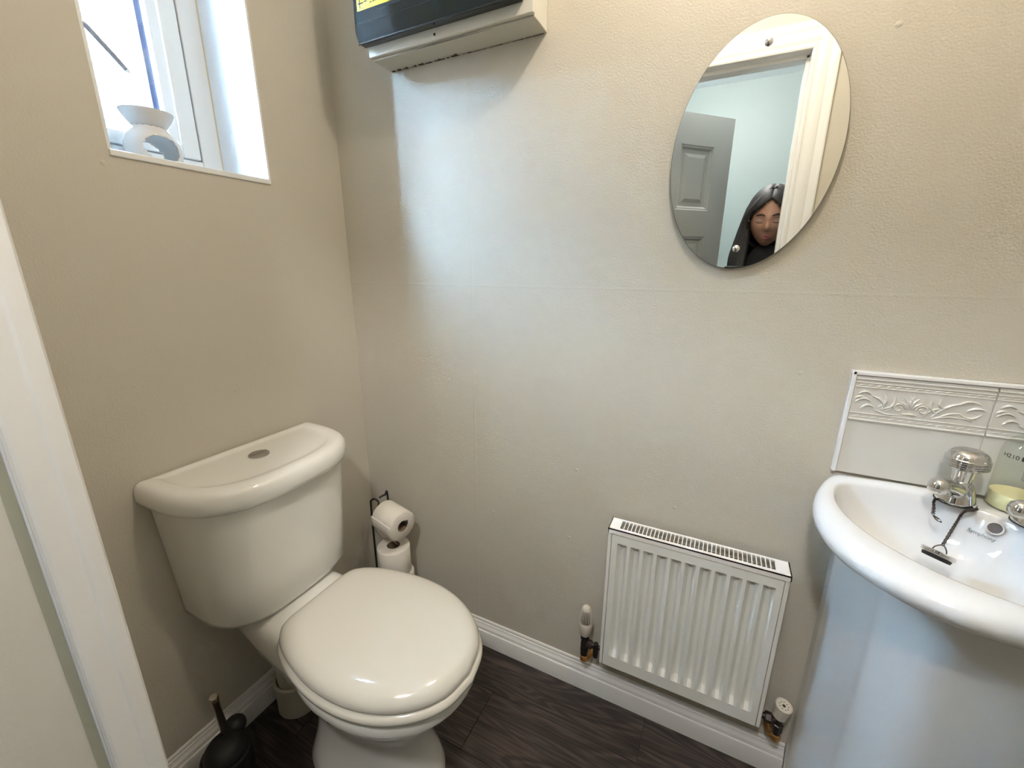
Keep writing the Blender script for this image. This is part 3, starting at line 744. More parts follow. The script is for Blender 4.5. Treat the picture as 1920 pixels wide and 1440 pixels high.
# ================================================================== SPLASHBACK
t = thing('tiled_splashback', 'white tiled splashback with an embossed leaf border behind the basin', 'splashback', (1.32, 0, .85))
bx0, zt_, zm, zb_ = 1.3265, 1.054, .962, .852
tw = .1955
cols = [(bx0, bx0 + tw), (bx0 + tw + .0025, XR - .001)]
G().box((bx0 - .001, -.0055, zb_), (XR, -.0003, zt_ + .001)).build('grout', M['grout'], t, smooth=False)
for a, b in cols:
    o = G().box((a, -.0085, zb_), (b, -.0004, zm - .0002)).build('tile', M['tile'], t, bevel=.0008)
    o = G().box((a, -.0095, zm), (b, -.0004, zt_)).build('border_tile', M['tile'], t, bevel=.0008)
    g = G(); F = -.0095
    for z, h_, d_ in ((zt_ - .006, .0020, .0012), (zt_ - .013, .0013, .0012), (zt_ - .0215, .0013, .0016), (zm + .018, .0014, .0016), (zm + .0045, .0022, .0014)):
        xsn = [a + (b - a)*k/2 for k in range(3)]
        g.tube([(x, F, z) for x in xsn], h_, 8)
    # dotted ribbons between the beads
    for zz_ in (zt_ - .0172, zm + .0115):
        x = a + .006
        while x < b - .010:
            g.tube([(x, F, zz_ - .0013), (x + .004, F - .0004, zz_), (x + .010, F, zz_ + .0012)], [.0005, .0014, .0005], 6); x += .0138
    # leaf scrolls
    zc = (zt_ - .0215 + zm + .018)/2
    def leaf(p0, p1, bend, r_):
        if p0[0] > b - a or max(p0[0], p1[0]) > b - a: return
        p0 = Vector((a + p0[0], F, zc + p0[1])); p1 = Vector((a + p1[0], F, zc + p1[1])); dv = p1 - p0; nn = Vector((-dv.z, 0, dv.x))
        P = [p0 + dv*s_ + nn*bend*math.sin(PI*s_) for s_ in [i/10 for i in range(11)]]
        g.tube(P, [max(.0004, r_*math.sin(PI*(.12 + .80*i/10))) for i in range(11)], 8, flat=1.25, flat_dir=(0, 1, 0))
    def scroll(c, r0, turns, a0, rr, sg=1):
        if c[0] + r0 > b - a: return
        P = []
        for i in range(25):
            s_ = i/24; an = a0 + sg*turns*2*PI*s_; rad = r0*(1 - .72*s_)
            P.append((a + c[0] + rad*math.cos(an), F, zc + c[1] + rad*math.sin(an)))
        g.tube(P, [rr*(1 - .35*i/24) for i in range(25)], 8, flat=1.3, flat_dir=(0, 1, 0))
    # centre palmette
    cx_ = .088
    for an in (-62, -36, -14, 10, 34, 60):
        r_ = math.radians(an); leaf((cx_ + .003*math.sin(r_), -.008), (cx_ + .019*math.sin(r_), -.008 + .026*math.cos(r_)), .12*(-1 if an < 0 else 1), .0024)
    scroll((cx_ - .016, -.008), .0095, 1.2, 0, .0018, 1); scroll((cx_ + .018, -.008), .0095, 1.2, PI, .0018, -1)
    leaf((cx_ - .009, -.019), (cx_ + .012, -.019), .05, .0024)
    # left acanthus
    leaf((.006, -.004), (.030, -.002), .30, .0026); leaf((.008, .012), (.028, .013), .25, .0026); leaf((.016, -.017), (.036, -.012), .3, .0026)
    leaf((.030, .010), (.050, -.016), .22, .0026); leaf((.046, .016), (.042, -.010), .28, .0026); leaf((.064, .013), (.046, -.014), .25, .0026)
    leaf((.036, -.016), (.075, -.021), -.10, .0016); leaf((.058, -.002), (.052, -.017), .3, .0022); leaf((.004, .002), (.020, .006), .2, .0024)
    # right spray
    leaf((.108, -.020), (.135, .000), .16, .0020); leaf((.116, .012), (.128, -.012), -.22, .0028); leaf((.128, .017), (.140, -.001), -.3, .0026)
    leaf((.120, -.019), (.172, .014), .16, .0022); leaf((.150, .008), (.182, .013), .22, .0024); leaf((.128, -.020), (.160, -.006), .12, .0020)
    leaf((.158, -.008), (.185, -.004), -.25, .0024); leaf((.122, -.021), (.162, -.016), .1, .0020); leaf((.165, .000), (.190, .003), .2, .0026); leaf((.160, -.014), (.176, -.019), .1, .002)
    rl = g.build('leaf_relief', M['tile'], None, angle=50); rl.parent = o; rl.location = (0, 0, 0)
g = G().box((bx0 - .0075, -.0125, zb_), (bx0 - .0008, -.0003, zt_ + .008)).box((bx0 - .0075, -.0125, zt_ + .0012), (XR, -.0003, zt_ + .008))
g.build('edge_trim', M['silicone'], t, bevel=.0012)

# ================================================================== BASIN
def st(s_, t_, z): return Vector((XR - .70711*s_ - .70711*t_, -.70711*s_ + .70711*t_, z))
B = thing('wash_basin', 'white ceramic corner wash basin with a rolled rim under the splashback', 'basin', (1.45, -.18, .69))
def polar(ctrl, c, N, linear_tail=None):
    """closed symmetric outline from (s,t) control points t>=0 ; returns N points at fixed angles about c"""
    P = [Vector((a, b, 0)) for a, b in ctrl]; full = bez(P, 160)
    pts = [(p.x, p.y) for p in full] + [(p.x, -p.y) for p in reversed(full)]
    out = []
    for i in range(N):
        a = 2*PI*(i + .5)/N; dx, dy = math.cos(a), math.sin(a); best = None
        for (x0, y0), (x1, y1) in zip(pts, pts[1:] + pts[:1]):
            ex, ey = x1 - x0, y1 - y0; det = dx*ey - dy*ex
            if abs(det) < 1e-12: continue
            wx_, wy_ = x0 - c[0], y0 - c[1]
            tt = (wx_*ey - wy_*ex)/det; uu = (wx_*dy - wy_*dx)/det
            if tt > 0 and -1e-6 <= uu <= 1 + 1e-6 and (best is None or tt > best): best = tt
        out.append((c[0] + dx*best, c[1] + dy*best))
    return out
c0 = (.25, 0); NB = 144
outer_front = [(.219, .2185), (.262, .205), (.303, .186), (.340, .160), (.374, .126), (.402, .086), (.418, .044), (.423, 0)]
inner_c = [(.128, 0), (.132, .028), (.145, .060), (.165, .095), (.188, .128), (.210, .155), (.228, .172), (.248, .178), (.273, .170), (.300, .151), (.326, .120), (.344, .080), (.354, .040), (.357, 0)]
# outer polygon with straight wall sides
fr = bez([(a, b, 0) for a, b in outer_front], 90)
opts = [(0.004, 0), ] + [(.219*k/10 + .0, .219*k/10 - .0004) for k in range(1, 10)] + [(p.x, p.y) for p in fr]
def cast(pts_half, c, N):
    pts = pts_half + [(a, -b) for a, b in reversed(pts_half)]
    out = []
    for i in range(N):
        a = 2*PI*(i + .5)/N; dx, dy = math.cos(a), math.sin(a); best = 0
        for (x0, y0), (x1, y1) in zip(pts, pts[1:] + pts[:1]):
            ex, ey = x1 - x0, y1 - y0; det = dx*ey - dy*ex
            if abs(det) < 1e-14: continue
            wx_, wy_ = x0 - c[0], y0 - c[1]
            tt = (wx_*ey - wy_*ex)/det; uu = (wx_*dy - wy_*dx)/det
            if tt > best and -1e-6 <= uu <= 1 + 1e-6: best = tt
        out.append((c[0] + dx*best, c[1] + dy*best))
    return out
O_ = cast(opts, c0, NB); I_ = polar(inner_c, c0, NB)
def sstep(a, b, x): x = min(1, max(0, (x - a)/(b - a))); return x*x*(3 - 2*x)
def ztop(s_): return .853 - .024*sstep(.12, .42, s_)
def ringB(fn): return [st(*fn(i)) for i in range(NB)]
def inn(k, dz, cc=(.262, 0)):
    def f(i):
        a, b = I_[i]; return (cc[0] + (a - cc[0])*k, cc[1] + (b - cc[1])*k, ztop(a) + dz)
    return f
def mixr(q, dz):
    def f(i):
        a = I_[i][0] + (O_[i][0] - I_[i][0])*q; b = I_[i][1] + (O_[i][1] - I_[i][1])*q
        return (a, b, ztop(a) + dz)
    return f
def und(k, z, blend):
    def f(i):
        a, b = O_[i]; wallside = sstep(.30, .20, a)
        zz_ = (ztop(a)*(1 - blend) + .83*blend) + z
        return (a*k, b*k, zz_)
    return f
rs = [ringB(inn(.06, -.106)), ringB(inn(.25, -.104)), ringB(inn(.50, -.097)), ringB(inn(.68, -.084)), ringB(inn(.80, -.067)), ringB(inn(.88, -.049)), ringB(inn(.93, -.031)), ringB(inn(.965, -.016)), ringB(inn(.99, -.006)), ringB(mixr(.03, -.0015)),
      ringB(mixr(.12, .0)), ringB(mixr(.35, .001)), ringB(mixr(.60, .0)), ringB(mixr(.80, -.004)), ringB(mixr(.93, -.010)), ringB(und(1.0, -.018, .1)), ringB(und(.998, -.027, .3)), ringB(und(.980, -.038, .6)), ringB(und(.945, -.048, .9)),
      ringB(und(.89, -.060, 1)), ringB(und(.82, -.074, 1)), ringB(und(.76, -.088, 1)), ringB(und(.72, -.0985, 1)), ringB(und(.70, -.0995, 1))]
g = G().rings(rs)
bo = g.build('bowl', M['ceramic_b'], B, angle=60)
# overflow
oc = st(.1405, 0, .834); on = Vector((-.62, -.62, .48)).normalized()
G().lathe([(.0108, -.004), (.0108, .0002), (.0100, .0005), (.0090, .0003), (.0085, -.003)], oc, on, 28, False, False).build('overflow_ring', M['ceramic_b'], B)
G().lathe([(.0088, -.004), (.0088, .0004)], oc, on, 24).build('overflow_hole', pbr('overflow_shadow', (.10, .085, .08), .6), B)
G().lathe([(.020, -.0015), (.021, .001), (.017, .002), (.013, -.002)], st(.262, 0, .742), (0, 0, 1), 28).build('waste_ring', M['chrome'], B)
# maker's print under the overflow
zu = on.cross(Vector((.7071, -.7071, 0))).normalized()
if zu.z < 0: zu = -zu
xa_ = Vector((.7071, -.7071, 0))
zn = xa_.cross(zu).normalized()
def mw_at(p, xa, ya_, za): 
    mm = Matrix.Identity(4)
    for i in range(3): mm[i][0] = xa[i]; mm[i][1] = ya_[i]; mm[i][2] = za[i]; mm[i][3] = p[i]
    return mm
# ================================================================== PEDESTAL
P_ = [(.197, .1965), (.218, .176), (.224, .170), (.240, .130), (.255, .095), (.268, .070), (.280, .050), (.287, .025), (.289, 0)]
ph = bez([(a, b, 0) for a, b in P_[2:]], 30)
half_p = [(.004, 0), (.05, .0495), (.10, .0995), (.15, .1495), (.1965, .196), (.216, .178), (.2185, .1755)] + [(p.x, p.y) for p in ph]
pl_ = half_p + [(a, -b) for a, b in reversed(half_p[1:-1])]
rs = []
for z, k in ((0, 1.0), (.015, 1.0), (.03, .995), (.3, .99), (.55, .99), (.66, 1.0), (.7285, 1.01)):
    rs.append([st(a*k, b*k, z) for a, b in pl_])
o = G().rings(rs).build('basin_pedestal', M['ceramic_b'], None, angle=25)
tag(o, 'white ceramic corner pedestal standing on the floor under the wash basin', 'pedestal')

# ================================================================== TAPS
spdir = Vector((-.70711, -.70711, 0))
def tap(c, label):
    c = Vector(c); t = thing('pillar_tap', label, 'tap', c, None)
    g = G()
    # conical base, flattened towards the spout
    g.lathe([(.0265, 0), (.027, .0015), (.0255, .006), (.0235, .014), (.0205, .026), (.0165, .036), (.0140, .040)], c, (0, 0, 1), 36)
    g.build('tap_body', M['chrome'], t, angle=50)
    sp = bez([c + Vector((0, 0, .018)), c + spdir*.018 + Vector((0, 0, .026)), c + spdir*.040 + Vector((0, 0, .036)), c + spdir*.058 + Vector((0, 0, .041))], 12)
    g = G().tube(sp, [.017, .017, .0165, .016, .0155, .015, .0145, .014, .0135, .013, .0125, .012, .0115], 24)
    e_ = c + spdir*.060 + Vector((0, 0, .040))
    g.lathe([(0, .0135), (.007, .0125), (.0125, .008), (.0148, .001), (.0148, -.005), (.0135, -.010), (.0115, -.0115), (.0105, -.008), (0, -.006)], e_, (0, 0, 1), 28)
    g.build('spout', M['chrome'], t, angle=50)
    g = G(); n = 96; prof = [(.0128, .040), (.0135, .043), (.0142, .055), (.0158, .062), (.0182, .068)]
    rs_ = []
    for r_, h_ in prof:
        rs_.append([c + Vector((math.cos(2*PI*i/n), math.sin(2*PI*i/n), 0))*(r_*(1 + .10*math.copysign(abs(math.cos(2*PI*i/n*2.5))**.6, 1) - .05)) + Vector((0, 0, h_)) for i in range(n)])
    g.rings(rs_); g.build('handle_stem', M['chrome'], t, angle=50)
    hp = [(.012, .063), (.0230, .064), (.0265, .0665)]
    for k in range(4):
        z = .068 + k*.0040; hp += [(.0275, z), (.0293, z + .0010), (.0293, z + .0024), (.0276, z + .0034)]
    hp += [(.0272, .0850), (.0255, .0905), (.0215, .0950), (.0150, .0980), (.0140, .0972), (.006, .0985), (0, .0988)]
    G().lathe(hp, c, (0, 0, 1), 44).build('handle', M['chrome'], t, angle=50)
    G().lathe([(.0272, 0), (.028, .0006), (.028, .0014), (.0268, .0016)], c - Vector((0, 0, .0012)), (0, 0, 1), 36).build('base_washer', M['gasket'], t)
    return t
TZ = .8540
T1c = Vector((1.490, -.060, TZ)); T2c = Vector((1.572, -.100, TZ))
tap(T1c, 'chrome pillar tap nearer the tiles with the plug chain around its base')
tap(T2c, 'chrome pillar tap at the right edge of the photo beside the soap bottle')

def chain(pts, n, rr, parent, mat):
    g = G(); P = bez(pts, n)
    for i in range(n):
        a, b = P[i], P[i+1]; c = (a + b)/2; d_ = (b - a); L_ = d_.length; d_ = d_.normalized()
        u = d_.orthogonal().normalized(); v = d_.cross(u)
        if i % 2: u, v = v, u
        ringp = [c + d_*math.cos(2*PI*k/10)*L_*.72 + u*math.sin(2*PI*k/10)*rr*2.0 for k in range(10)]
        ringp.append(ringp[0]); g.tube(ringp, rr*.62, 5)
    return g.build('chain', mat, parent)
pg = thing('basin_plug', 'chrome basin plug hanging on its ball chain inside the basin', 'plug', (1.44, -.20, .80))
PC = Vector((1.441, -.174, .805))
pa = Vector((.28, .34, .90)).normalized()
G().lathe([(0, .0035), (.012, .0042), (.0195, .0040), (.0222, .0030), (.0222, .0012), (.0212, .0008), (.0212, -.0006), (.0222, -.0012), (.0218, -.003), (.0190, -.0045)], PC, pa, 36).build('plug_cap', M['chrome'], pg, angle=40)
G().lathe([(.0188, -.0042), (.0176, -.0095), (0, -.0098)], PC, pa, 32).build('rubber_stopper', M['black'], pg)
pu = Vector((.8, -.6, 0)); 
loop_ = [PC + pa*.004 - pu*.0085, PC + pa*.009 - pu*.0070, PC + pa*.0145 - pu*.002, PC + pa*.0150 + pu*.002, PC + pa*.009 + pu*.0070, PC + pa*.004 + pu*.0085]
G().tube(bez(loop_, 16), .0009, 8).build('plug_loop', M['darkmetal'], pg)
ct = PC + pa*.0155
edge = Vector((1.4905, -.0945, .851))
chain([T1c + Vector((.021, -.022, .0015)), T1c + Vector((.012, -.030, .0005)), edge, ct + (edge - ct)*.62 + Vector((0, 0, .004)), ct], 60, .0011, pg, M['darkmetal'])
sb = thing('chain_stub', 'short end of chain with its fastener hanging left of the near tap', 'chain', (1.455, -.095, .83))
s0 = T1c + Vector((-.026, -.006, .001)); 
chain([s0, s0 + Vector((-.008, -.013, -.001)), s0 + Vector((-.010, -.024, -.009)), s0 + Vector((-.011, -.030, -.018))], 16, .0011, sb, M['darkmetal'])
e_ = s0 + Vector((-.011, -.031, -.020))
G().tube(bez([e_, e_ + Vector((.003, -.006, -.004)), e_ + Vector((.009, -.009, -.006)), e_ + Vector((.008, -.003, -.004)), e_], 16), .0011, 8).build('fastener_loop', M['darkmetal'], sb)
G().sphere(e_ + Vector((.007, -.0065, -.005)), .0028, 12, 8).build('fastener_bead', M['chrome'], sb)

# maker print
pp = st(.150, .004, .8155)
text_mesh('Symphony', .0085, 'printed_name', M['greyink'], B, mw_at(st(.1475, .028, .8135), xa_, zu, zn), .0003)
# ================================================================== SOAP BOTTLE
bc = Vector((1.566, -.050, .8545)); BR = .0335
t = thing('soap_bottle', 'clear soap bottle with a little yellow liquid and H210 print behind the taps', 'bottle', bc)
G().lathe([(0, 0), (BR - .003, 0), (BR, .003), (BR, .100), (BR - .002, .112), (BR - .008, .124), (BR - .017, .133), (.010, .138), (.010, .150)], bc, (0, 0, 1), 40, True, False).build('bottle_wall', M['bottle'], t, angle=60)
G().lathe([(0, .0015), (BR - .004, .0015), (BR - .0015, .004), (BR - .0015, .028), (0, .028)], bc, (0, 0, 1), 40).build('liquid', M['liquid'], t, angle=50)
G().lathe([(.0125, .140), (.0125, .158), (.004, .160), (.004, .175), (.009, .176), (.009, .184), (0, .185)], bc, (0, 0, 1), 24).build('pump', M['upvc'], t)
# curved print
cu = bpy.data.curves.new('print_c', 'FONT'); cu.body = 'H210'; cu.size = .0098; cu.extrude = 0
tmp = bpy.data.objects.new('tmp', cu); COL.objects.link(tmp)
me = bpy.data.meshes.new_from_object(tmp.evaluated_get(bpy.context.evaluated_depsgraph_get())); bpy.data.objects.remove(tmp)
th0 = math.atan2(-.58, -.60)   # facing angle of the print's left edge
for v_ in me.vertices:
    an = th0 - .60 + v_.co.x/BR; z = .095 + v_.co.y
    v_.co = bc + Vector((math.cos(an)*(BR + .0003), math.sin(an)*(BR + .0003), z))
me.materials.clear(); me.materials.append(M['ink'])
o = bpy.data.objects.new('print', me); COL.objects.link(o); o.parent = t; o.location = -t.location
g = G(); aa = th0 - .60 + .0245/BR
vs = []; 
for k in range(6):
    an = aa + .005/BR*k/5
    for z in (.095, .1022): vs.append(bc + Vector((math.cos(an)*(BR + .0004), math.sin(an)*(BR + .0004), z)))
g.add(vs, [[2*k, 2*k+2, 2*k+3, 2*k+1] for k in range(5)]).build('print_block', M['ink'], t)

# ================================================================== WINDOW SILL THINGS
wc = Vector((-.072, -.447, WZ0))
t = thing('wax_warmer', 'white ceramic wax warmer with a flared dish on the window sill', 'wax warmer', wc)
# pierced body: shell with an oval opening
n = 48; prof = [(.042, 0), (.0475, .010), (.0485, .026), (.046, .042), (.039, .056), (.030, .066), (.027, .071)]
pb_ = bez([(a, b, 0) for a, b in prof], 22)
hole_dir = math.atan2(CAM.y - wc.y, CAM.x - wc.x) + .42
vs = []; fs = []
for p in pb_:
    for i in range(n):
        a = 2*PI*i/n; vs.append(wc + Vector((math.cos(a)*p.x, math.sin(a)*p.x, p.y)))
for k in range(len(pb_) - 1):
    for i in range(n):
        a = 2*PI*(i + .5)/n; d1 = (a - hole_dir + PI) % (2*PI) - PI; d2 = (a - hole_dir + 2*PI) % (2*PI) - PI; h_ = (pb_[k].y + pb_[k+1].y)/2
        z_ = (h_ - .026)/.025
        if (d1/.72)**2 + z_**2 < 1 or (d2/.72)**2 + z_**2 < 1: continue
        j = (i + 1) % n; fs.append([k*n + i, k*n + j, (k+1)*n + j, (k+1)*n + i])
o = G().add(vs, fs).build('burner_body', M['warmer'], t, solid=.004)
md = o.modifiers.new('sub', 'SUBSURF'); md.levels = 1; md.render_levels = 1
G().lathe([(.020, .070), (.028, .071), (.034, .078), (.041, .088), (.0460, .098), (.0470, .101), (.0445, .100), (.040, .088), (.028, .079), (0, .076)], wc, (0, 0, 1), 44).build('wax_dish', M['warmer'], t, angle=60)
for an in (-1.15, -.75, -.3, .05, .4):
    a = hole_dir + an; G().sphere(wc + Vector((math.cos(a)*.0275, math.sin(a)*.0275, .0705)), .0022, 8, 6, (1, 1, .6)).build('vent_hole', M['dark'], t)

t = thing('window_stay', 'thin grey bent metal rod reaching across the window glass', 'rod', (-.15, WY0 + .004, 1.72))
P = bez([(-.165, WY0 + .004, 1.69), (-.155, -.515, 1.722), (-.15, -.492, 1.727), (-.15, -.470, 1.708), (-.15, -.429, 1.664)], 24)
G().tube(P, .0052, 12).build('rod', M['rod'], t)
G().sphere(P[-1], .0058, 12, 8).build('rod_tip', M['upvc'], t)

# ================================================================== PERSON (seen in the mirror)
PX, PY = 1.212, -1.215
per = thing('person', 'woman with long black hair looking down, mirrored behind the door frame', 'person', (PX, PY, 0))
def skin_obj(verts, edges, radii, name, mat, parent, root=0, sub=2):
    me = bpy.data.meshes.new(name); me.from_pydata([Vector(v) for v in verts], edges, [])
    ob = bpy.data.objects.new(name, me); COL.objects.link(ob)
    sk = ob.modifiers.new('skin', 'SKIN')
    for i, r_ in enumerate(radii):
        rr_ = (r_, r_) if not hasattr(r_, '__len__') else r_
        me.skin_vertices[0].data[i].radius = rr_
    me.skin_vertices[0].data[root].use_root = True
    if sub: sb_ = ob.modifiers.new('sub', 'SUBSURF'); sb_.levels = sub; sb_.render_levels = sub
    dg = bpy.context.evaluated_depsgraph_get(); m2 = bpy.data.meshes.new_from_object(ob.evaluated_get(dg))
    bpy.data.objects.remove(ob)
    for p in m2.polygons: p.use_smooth = True
    m2.materials.clear(); m2.materials.append(mat); m2.name = name
    o = bpy.data.objects.new(name, m2); COL.objects.link(o)
    if parent is not None: o.parent = parent; o.location = -parent.location
    return o
def off(l): return [(PX + a, PY + b, c) for a, b, c in l]
# joints: pelvis, spine, chest, neck, headbase / shoulders, elbows, wrists / hips, knees, ankles, toes  (person faces +y)
V = off([(0,-.05,.80),(0,-.055,.93),(0,-.05,1.08),(0,-.045,1.20),(0,-.03,1.29),(0,-.01,1.36),
     (-.145,-.05,1.19),(-.235,-.02,.99),(-.190,.13,1.06),(-.160,.165,1.115),
     (.145,-.05,1.19),(.215,-.02,.99),(.085,.12,1.05),(.015,.160,1.105),
     (-.08,-.05,.74),(-.09,-.02,.42),(-.09,-.06,.07),(-.10,.06,.03),
     (.08,-.05,.74),(.09,-.02,.42),(.09,-.06,.07),(.10,.06,.03)])
E_ = [(0,1),(1,2),(2,3),(3,4),(4,5),(3,6),(6,7),(7,8),(8,9),(3,10),(10,11),(11,12),(12,13),(0,14),(14,15),(15,16),(16,17),(0,18),(18,19),(19,20),(20,21)]
R_ = [(.13,.09),(.11,.08),(.12,.085),(.11,.08),.046,.045,.05,.038,.027,.022,.05,.038,.027,.022,.078,.052,.034,.026,.078,.052,.034,.026]
body = skin_obj(V, E_, R_, 'body', M['skin'], None)
# hands joined into the body
def hand(w_, dirv, palmn, mirror):
    w_ = Vector(w_); d_ = Vector(dirv).normalized(); nrm = Vector(palmn).normalized(); side = d_.cross(nrm).normalized()*mirror
    vs = [w_ - d_*.02, w_ + d_*.022, w_ + d_*.045]; es = [(0,1),(1,2)]; rd = [.018, (.026,.013), (.028,.012)]
    for k, (L_, o_) in enumerate(((.058,-.026),(.066,-.009),(.062,.008),(.048,.024))):
        b = w_ + d_*.05 + side*o_; i = len(vs)
        vs += [b, b + d_*L_*.45 + nrm*.006, b + d_*L_*.72 + nrm*.022, b + d_*L_*.78 + nrm*.038]; rd += [.0095, .0085, .0078, .0068]
        es += [(2,i),(i,i+1),(i+1,i+2),(i+2,i+3)]
    i = len(vs); vs += [w_ + d_*.018 - side*.03 + nrm*.006, w_ + d_*.038 - side*.045 + nrm*.016, w_ + d_*.055 - side*.046 + nrm*.03]; rd += [.011, .0095, .008]
    es += [(1,i),(i,i+1),(i+1,i+2)]
    return skin_obj(vs, es, rd, 'tmp_hand', M['skin'], None, sub=1)
h1 = hand(V[9], (.15, .10, .98), (.8, .5, 0), 1)
h2 = hand(V[13], (.1, .25, .95), (-.8, .5, 0), -1)
# head
HC = Vector((PX - .002, PY + .010, 1.462)); HR = Vector((.076, .094, .116))
hv_, hf_ = [], []; nu, nv = 64, 48
pit = Matrix.Rotation(math.radians(-16), 3, 'X') @ Matrix.Rotation(math.radians(6), 3, 'Z')
def headpt(u_, v_):
    a = 2*PI*u_; b = PI*v_
    x, y_, z = math.sin(b)*math.sin(a), math.sin(b)*math.cos(a), math.cos(b)
    p = Vector((x*HR.x, y_*HR.y, z*HR.z))
    if z < 0: p.x *= 1 - .34*z*z; p.y *= 1 - .10*z*z      # jaw taper
    if y_ > 0:
        X, Z = p.x, p.z
        gs = lambda x0, z0, sx, sz: math.exp(-((X - x0)/sx)**2 - ((Z - z0)/sz)**2)
        dy = .022*gs(0, -.022, .0115, .013) + .013*gs(0, -.002, .009, .022) + .006*gs(0, .020, .03, .012)
        dy -= .012*gs(.030, .006, .016, .012) + .012*gs(-.030, .006, .016, .012)
        dy += .0055*gs(.031, .003, .012, .009) + .0055*gs(-.031, .003, .012, .009)
        dy += .006*gs(0, -.055, .020, .006) + .006*gs(0, -.067, .017, .006) - .004*gs(0, -.061, .022, .0025) + .008*gs(0, -.093, .02, .015)
        dy += .003*gs(.012, -.028, .006, .006) + .003*gs(-.012, -.028, .006, .006) + .004*gs(.045, -.02, .02, .02) + .004*gs(-.045, -.02, .02, .02)
        p.y += dy*min(1, y_*2)
    return HC + pit @ p
for j in range(1, nv):
    for i in range(nu): hv_.append(headpt(i/nu, j/nv))
for j in range(nv - 2):
    for i in range(nu): k = (i+1) % nu; hf_.append([j*nu+i, j*nu+k, (j+1)*nu+k, (j+1)*nu+i])
hf_.append(list(range(nu))); hf_.append([(nv-2)*nu + i for i in reversed(range(nu))])
bm = bmesh.new(); bm.from_mesh(body.data)
for ob in (h1, h2): bm.from_mesh(ob.data)
tmpm = bpy.data.meshes.new('t'); tmpm.from_pydata(hv_, [], hf_); bm.from_mesh(tmpm)
for sx in (-1, 1):
    ge = G().sphere((0, 0, 0), .016, 12, 8, (.35, .7, 1.15)); tm = bpy.data.meshes.new('t2'); tm.from_pydata([HC + pit @ (v_ + Vector((sx*.077, -.004, 0))) for v_ in ge.v], [], ge.f); bm.from_mesh(tm)
for f_ in bm.faces: f_.smooth = True
bmesh.ops.recalc_face_normals(bm, faces=bm.faces)
bm.to_mesh(body.data); bm.free()
for ob in (h1, h2): bpy.data.objects.remove(ob)
body.parent = per; body.location = -per.location
def facepatch(x0, z0, pts, name, mat, lift=.0012, r_=.002):
    P = []
    for dx, dz in pts:
        X, Z = x0 + dx, z0 + dz
        zz_ = max(-.95, min(.95, Z/HR.z)); b = math.acos(zz_); sx_ = X/(HR.x*(1 - .34*zz_*zz_ if zz_ < 0 else 1)*math.sin(b)); a = math.asin(max(-1, min(1, sx_)))
        p = headpt(a/(2*PI), b/PI); P.append(p + pit @ Vector((0, lift, 0)))
    return P
for sx in (-1, 1):
    pts = [(sx*(.012 + .034*i/10), .003*math.sin(PI*i/10)*1.8 - .002*(i/10)) for i in range(11)]
    G().tube(facepatch(0, .024, pts, '', None), [.0012 + .0024*math.sin(PI*(.15 + .8*(1 - i/10))) for i in range(11)], 8, flat=.5, flat_dir=(0, 1, 0)).build('eyebrow', M['browm'], per)
    pts = [(sx*(.017 + .030*i/10), -.004 - .003*math.sin(PI*i/10)) for i in range(11)]
    G().tube(facepatch(0, .003, pts, '', None), [.0006 + .0012*math.sin(PI*i/10) for i in range(11)], 6).build('eyelash', M['browm'], per)
    pts = [(sx*(.018 + .027*i/10), .0015) for i in range(11)]
    G().tube(facepatch(0, .004, pts, '', None, .0), [.001 + .0045*math.sin(PI*i/10) for i in range(11)], 8, flat=.3, flat_dir=(0, 1, 0)).build('eyelid', M['lid'], per)
pts = [(-.022 + .044*i/12, .002*math.cos(2*PI*(i/12 - .5)*1.0)) for i in range(13)]
G().tube(facepatch(0, -.057, pts, '', None, .0), [.0008 + .0034*math.sin(PI*i/12) for i in range(13)], 8, flat=.7, flat_dir=(0, 1, 0)).build('upper_lip', M['lip'], per)
pts = [(-.020 + .040*i/12, -.002*math.sin(PI*i/12)) for i in range(13)]
G().tube(facepatch(0, -.064, pts, '', None, .0), [.0008 + .0046*math.sin(PI*i/12) for i in range(13)], 8, flat=.7, flat_dir=(0, 1, 0)).build('lower_lip', M['lip'], per)
# hair: cap shell open at the face, parted, and long falls
vs = []; fs = []; nu, nv = 64, 40
for j in range(nv + 1):
    for i in range(nu):
        a = 2*PI*i/nu; b = PI*(j + .01)/nv*.93; x, y_, z = math.sin(b)*math.sin(a), math.sin(b)*math.cos(a), math.cos(b)
        p = Vector((x*(HR.x + .016), y_*(HR.y + .013), z*(HR.z + .013)))
        p.z -= .006*math.exp(-(p.x/.006)**2)*(1 if y_ > -.2 else 0)
        if z < .3: p.x *= 1 + .10*(.3 - z)
        vs.append(HC + pit @ p)
for j in range(nv):
    for i in range(nu):
        a = 2*PI*(i + .5)/nu; b = PI*(j + .5)/nv*.93; x, y_, z = math.sin(b)*math.sin(a), math.sin(b)*math.cos(a), math.cos(b)
        # face opening (parabola from the parting)
        if y_ > .05 and z < .70 - .62*abs(x) and abs(x) < .74: continue
        k = (i + 1) % nu; fs.append([j*nu + i, j*nu + k, (j+1)*nu + k, (j+1)*nu + i])
hair = G().add(vs, fs).build('hair', M['hair'], per, solid=.007)
g = G()
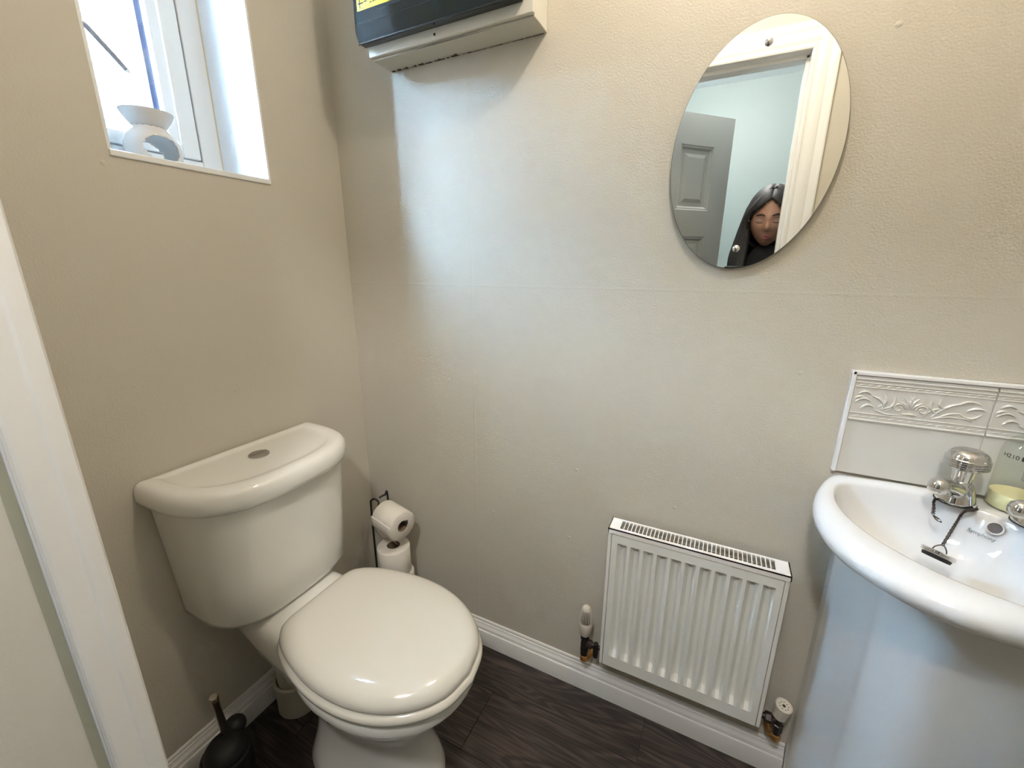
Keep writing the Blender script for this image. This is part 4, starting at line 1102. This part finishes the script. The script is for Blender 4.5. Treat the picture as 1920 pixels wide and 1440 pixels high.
for sx in (-1, 1):
    for k in range(9):
        q = k/8
        x1 = sx*(.030 + .058*q); y1 = .060 - .11*q
        top = HC + pit @ Vector((sx*.006, .035 - .06*q, HR.z + .006))
        tpl = HC + pit @ Vector((sx*(.052 + .014*q), .066 - .060*q, .062))
        md_ = HC + pit @ Vector((sx*(.083 + .004*q), .040 - .085*q, .0))
        lo_ = HC + Vector((sx*(.086 + .018*q), .035 - .10*q, -.085))
        l2 = HC + Vector((sx*(.088 + .035*q), .055 - .10*q, -.18)); l3 = HC + Vector((sx*(.085 + .03*q), .075 - .13*q, -.30)); l4 = HC + Vector((sx*(.08 + .02*q), .080 - .14*q, -.40))
        P = bez([top, tpl, md_, lo_, l2, l3, l4], 28)
        g.tube(P, [.004 + .016*math.sin(PI*min(.93, .08 + .9*i/28)) for i in range(29)], 8)
for k in range(7):
    x = -.06 + .02*k
    P = bez([HC + Vector((x*.4, -.02, .118)), HC + Vector((x, -.10, .05)), HC + Vector((x*1.2, -.115, -.08)), HC + Vector((x*1.4, -.12, -.25)), HC + Vector((x*1.2, -.11, -.40))], 20)
    g.tube(P, [.006 + .020*math.sin(PI*min(.93, .08 + .9*i/20)) for i in range(21)], 8)
g.build('hair_fall', M['hair'], per)
# clothes grown on the same skeleton
Tv = [0,1,2,3,4,5,6,7,8,10,11,12]; mp_ = {v_: i for i, v_ in enumerate(Tv)}
te = [(mp_[a], mp_[b]) for a, b in E_ if a in mp_ and b in mp_]
tr_ = {0:(.142,.102),1:(.124,.094),2:(.134,.100),3:(.122,.090),4:.062,5:.052,6:.066,7:.052,8:.040,10:.066,11:.052,12:.040}
skin_obj([V[i] for i in Tv], te, [tr_[i] for i in Tv], 'black_top', M['cloth'], per)
Lv = [0,14,15,16,18,19,20]; mp_ = {v_: i for i, v_ in enumerate(Lv)}
le = [(mp_[a], mp_[b]) for a, b in E_ if a in mp_ and b in mp_]
skin_obj([V[i] for i in Lv], le, [(.138,.10),.092,.066,.05,.092,.066,.05], 'trousers', M['cloth'], per)
for i0 in (16, 20):
    a = Vector(V[i0]); b = Vector(V[i0 + 1])
    skin_obj([a + Vector((0, -.03, -.02)), a + Vector((0, .02, -.022)), b + Vector((0, .0, .006)), b + Vector((0, .04, .004))], [(0,1),(1,2),(2,3)], [(.036,.036),(.042,.04),(.042,.03),(.034,.024)], 'shoe', M['cloth'], per)
# phone held just behind the viewpoint
ph = thing('phone', 'dark smartphone held sideways in both hands of the woman', 'phone', CAM - cf*.010 + cr*.045)
g = G(); c = CAM - cf*.0095 + cr*.050 + cd*.026
def pq(a, b, d_): return c + cr*a - cd*b + cf*d_
rs = []
for d_, k in ((-.004, .96), (-.003, 1), (.003, 1), (.004, .96)):
    rs.append([pq(*(v_), d_) for v_ in [(math.copysign(.066, math.cos(2*PI*(i + .5)/32))*k + .009*math.cos(2*PI*(i + .5)/32), math.copysign(.026, math.sin(2*PI*(i + .5)/32))*k + .009*math.sin(2*PI*(i + .5)/32)) for i in range(32)]])
g.rings(rs).build('phone_body', M['phone'], ph)
G().lathe([(.006, 0), (.006, .0015), (.004, .002)], pq(-.050, .026, .0035), cf, 20).build('phone_lens', M['gasket'], ph)
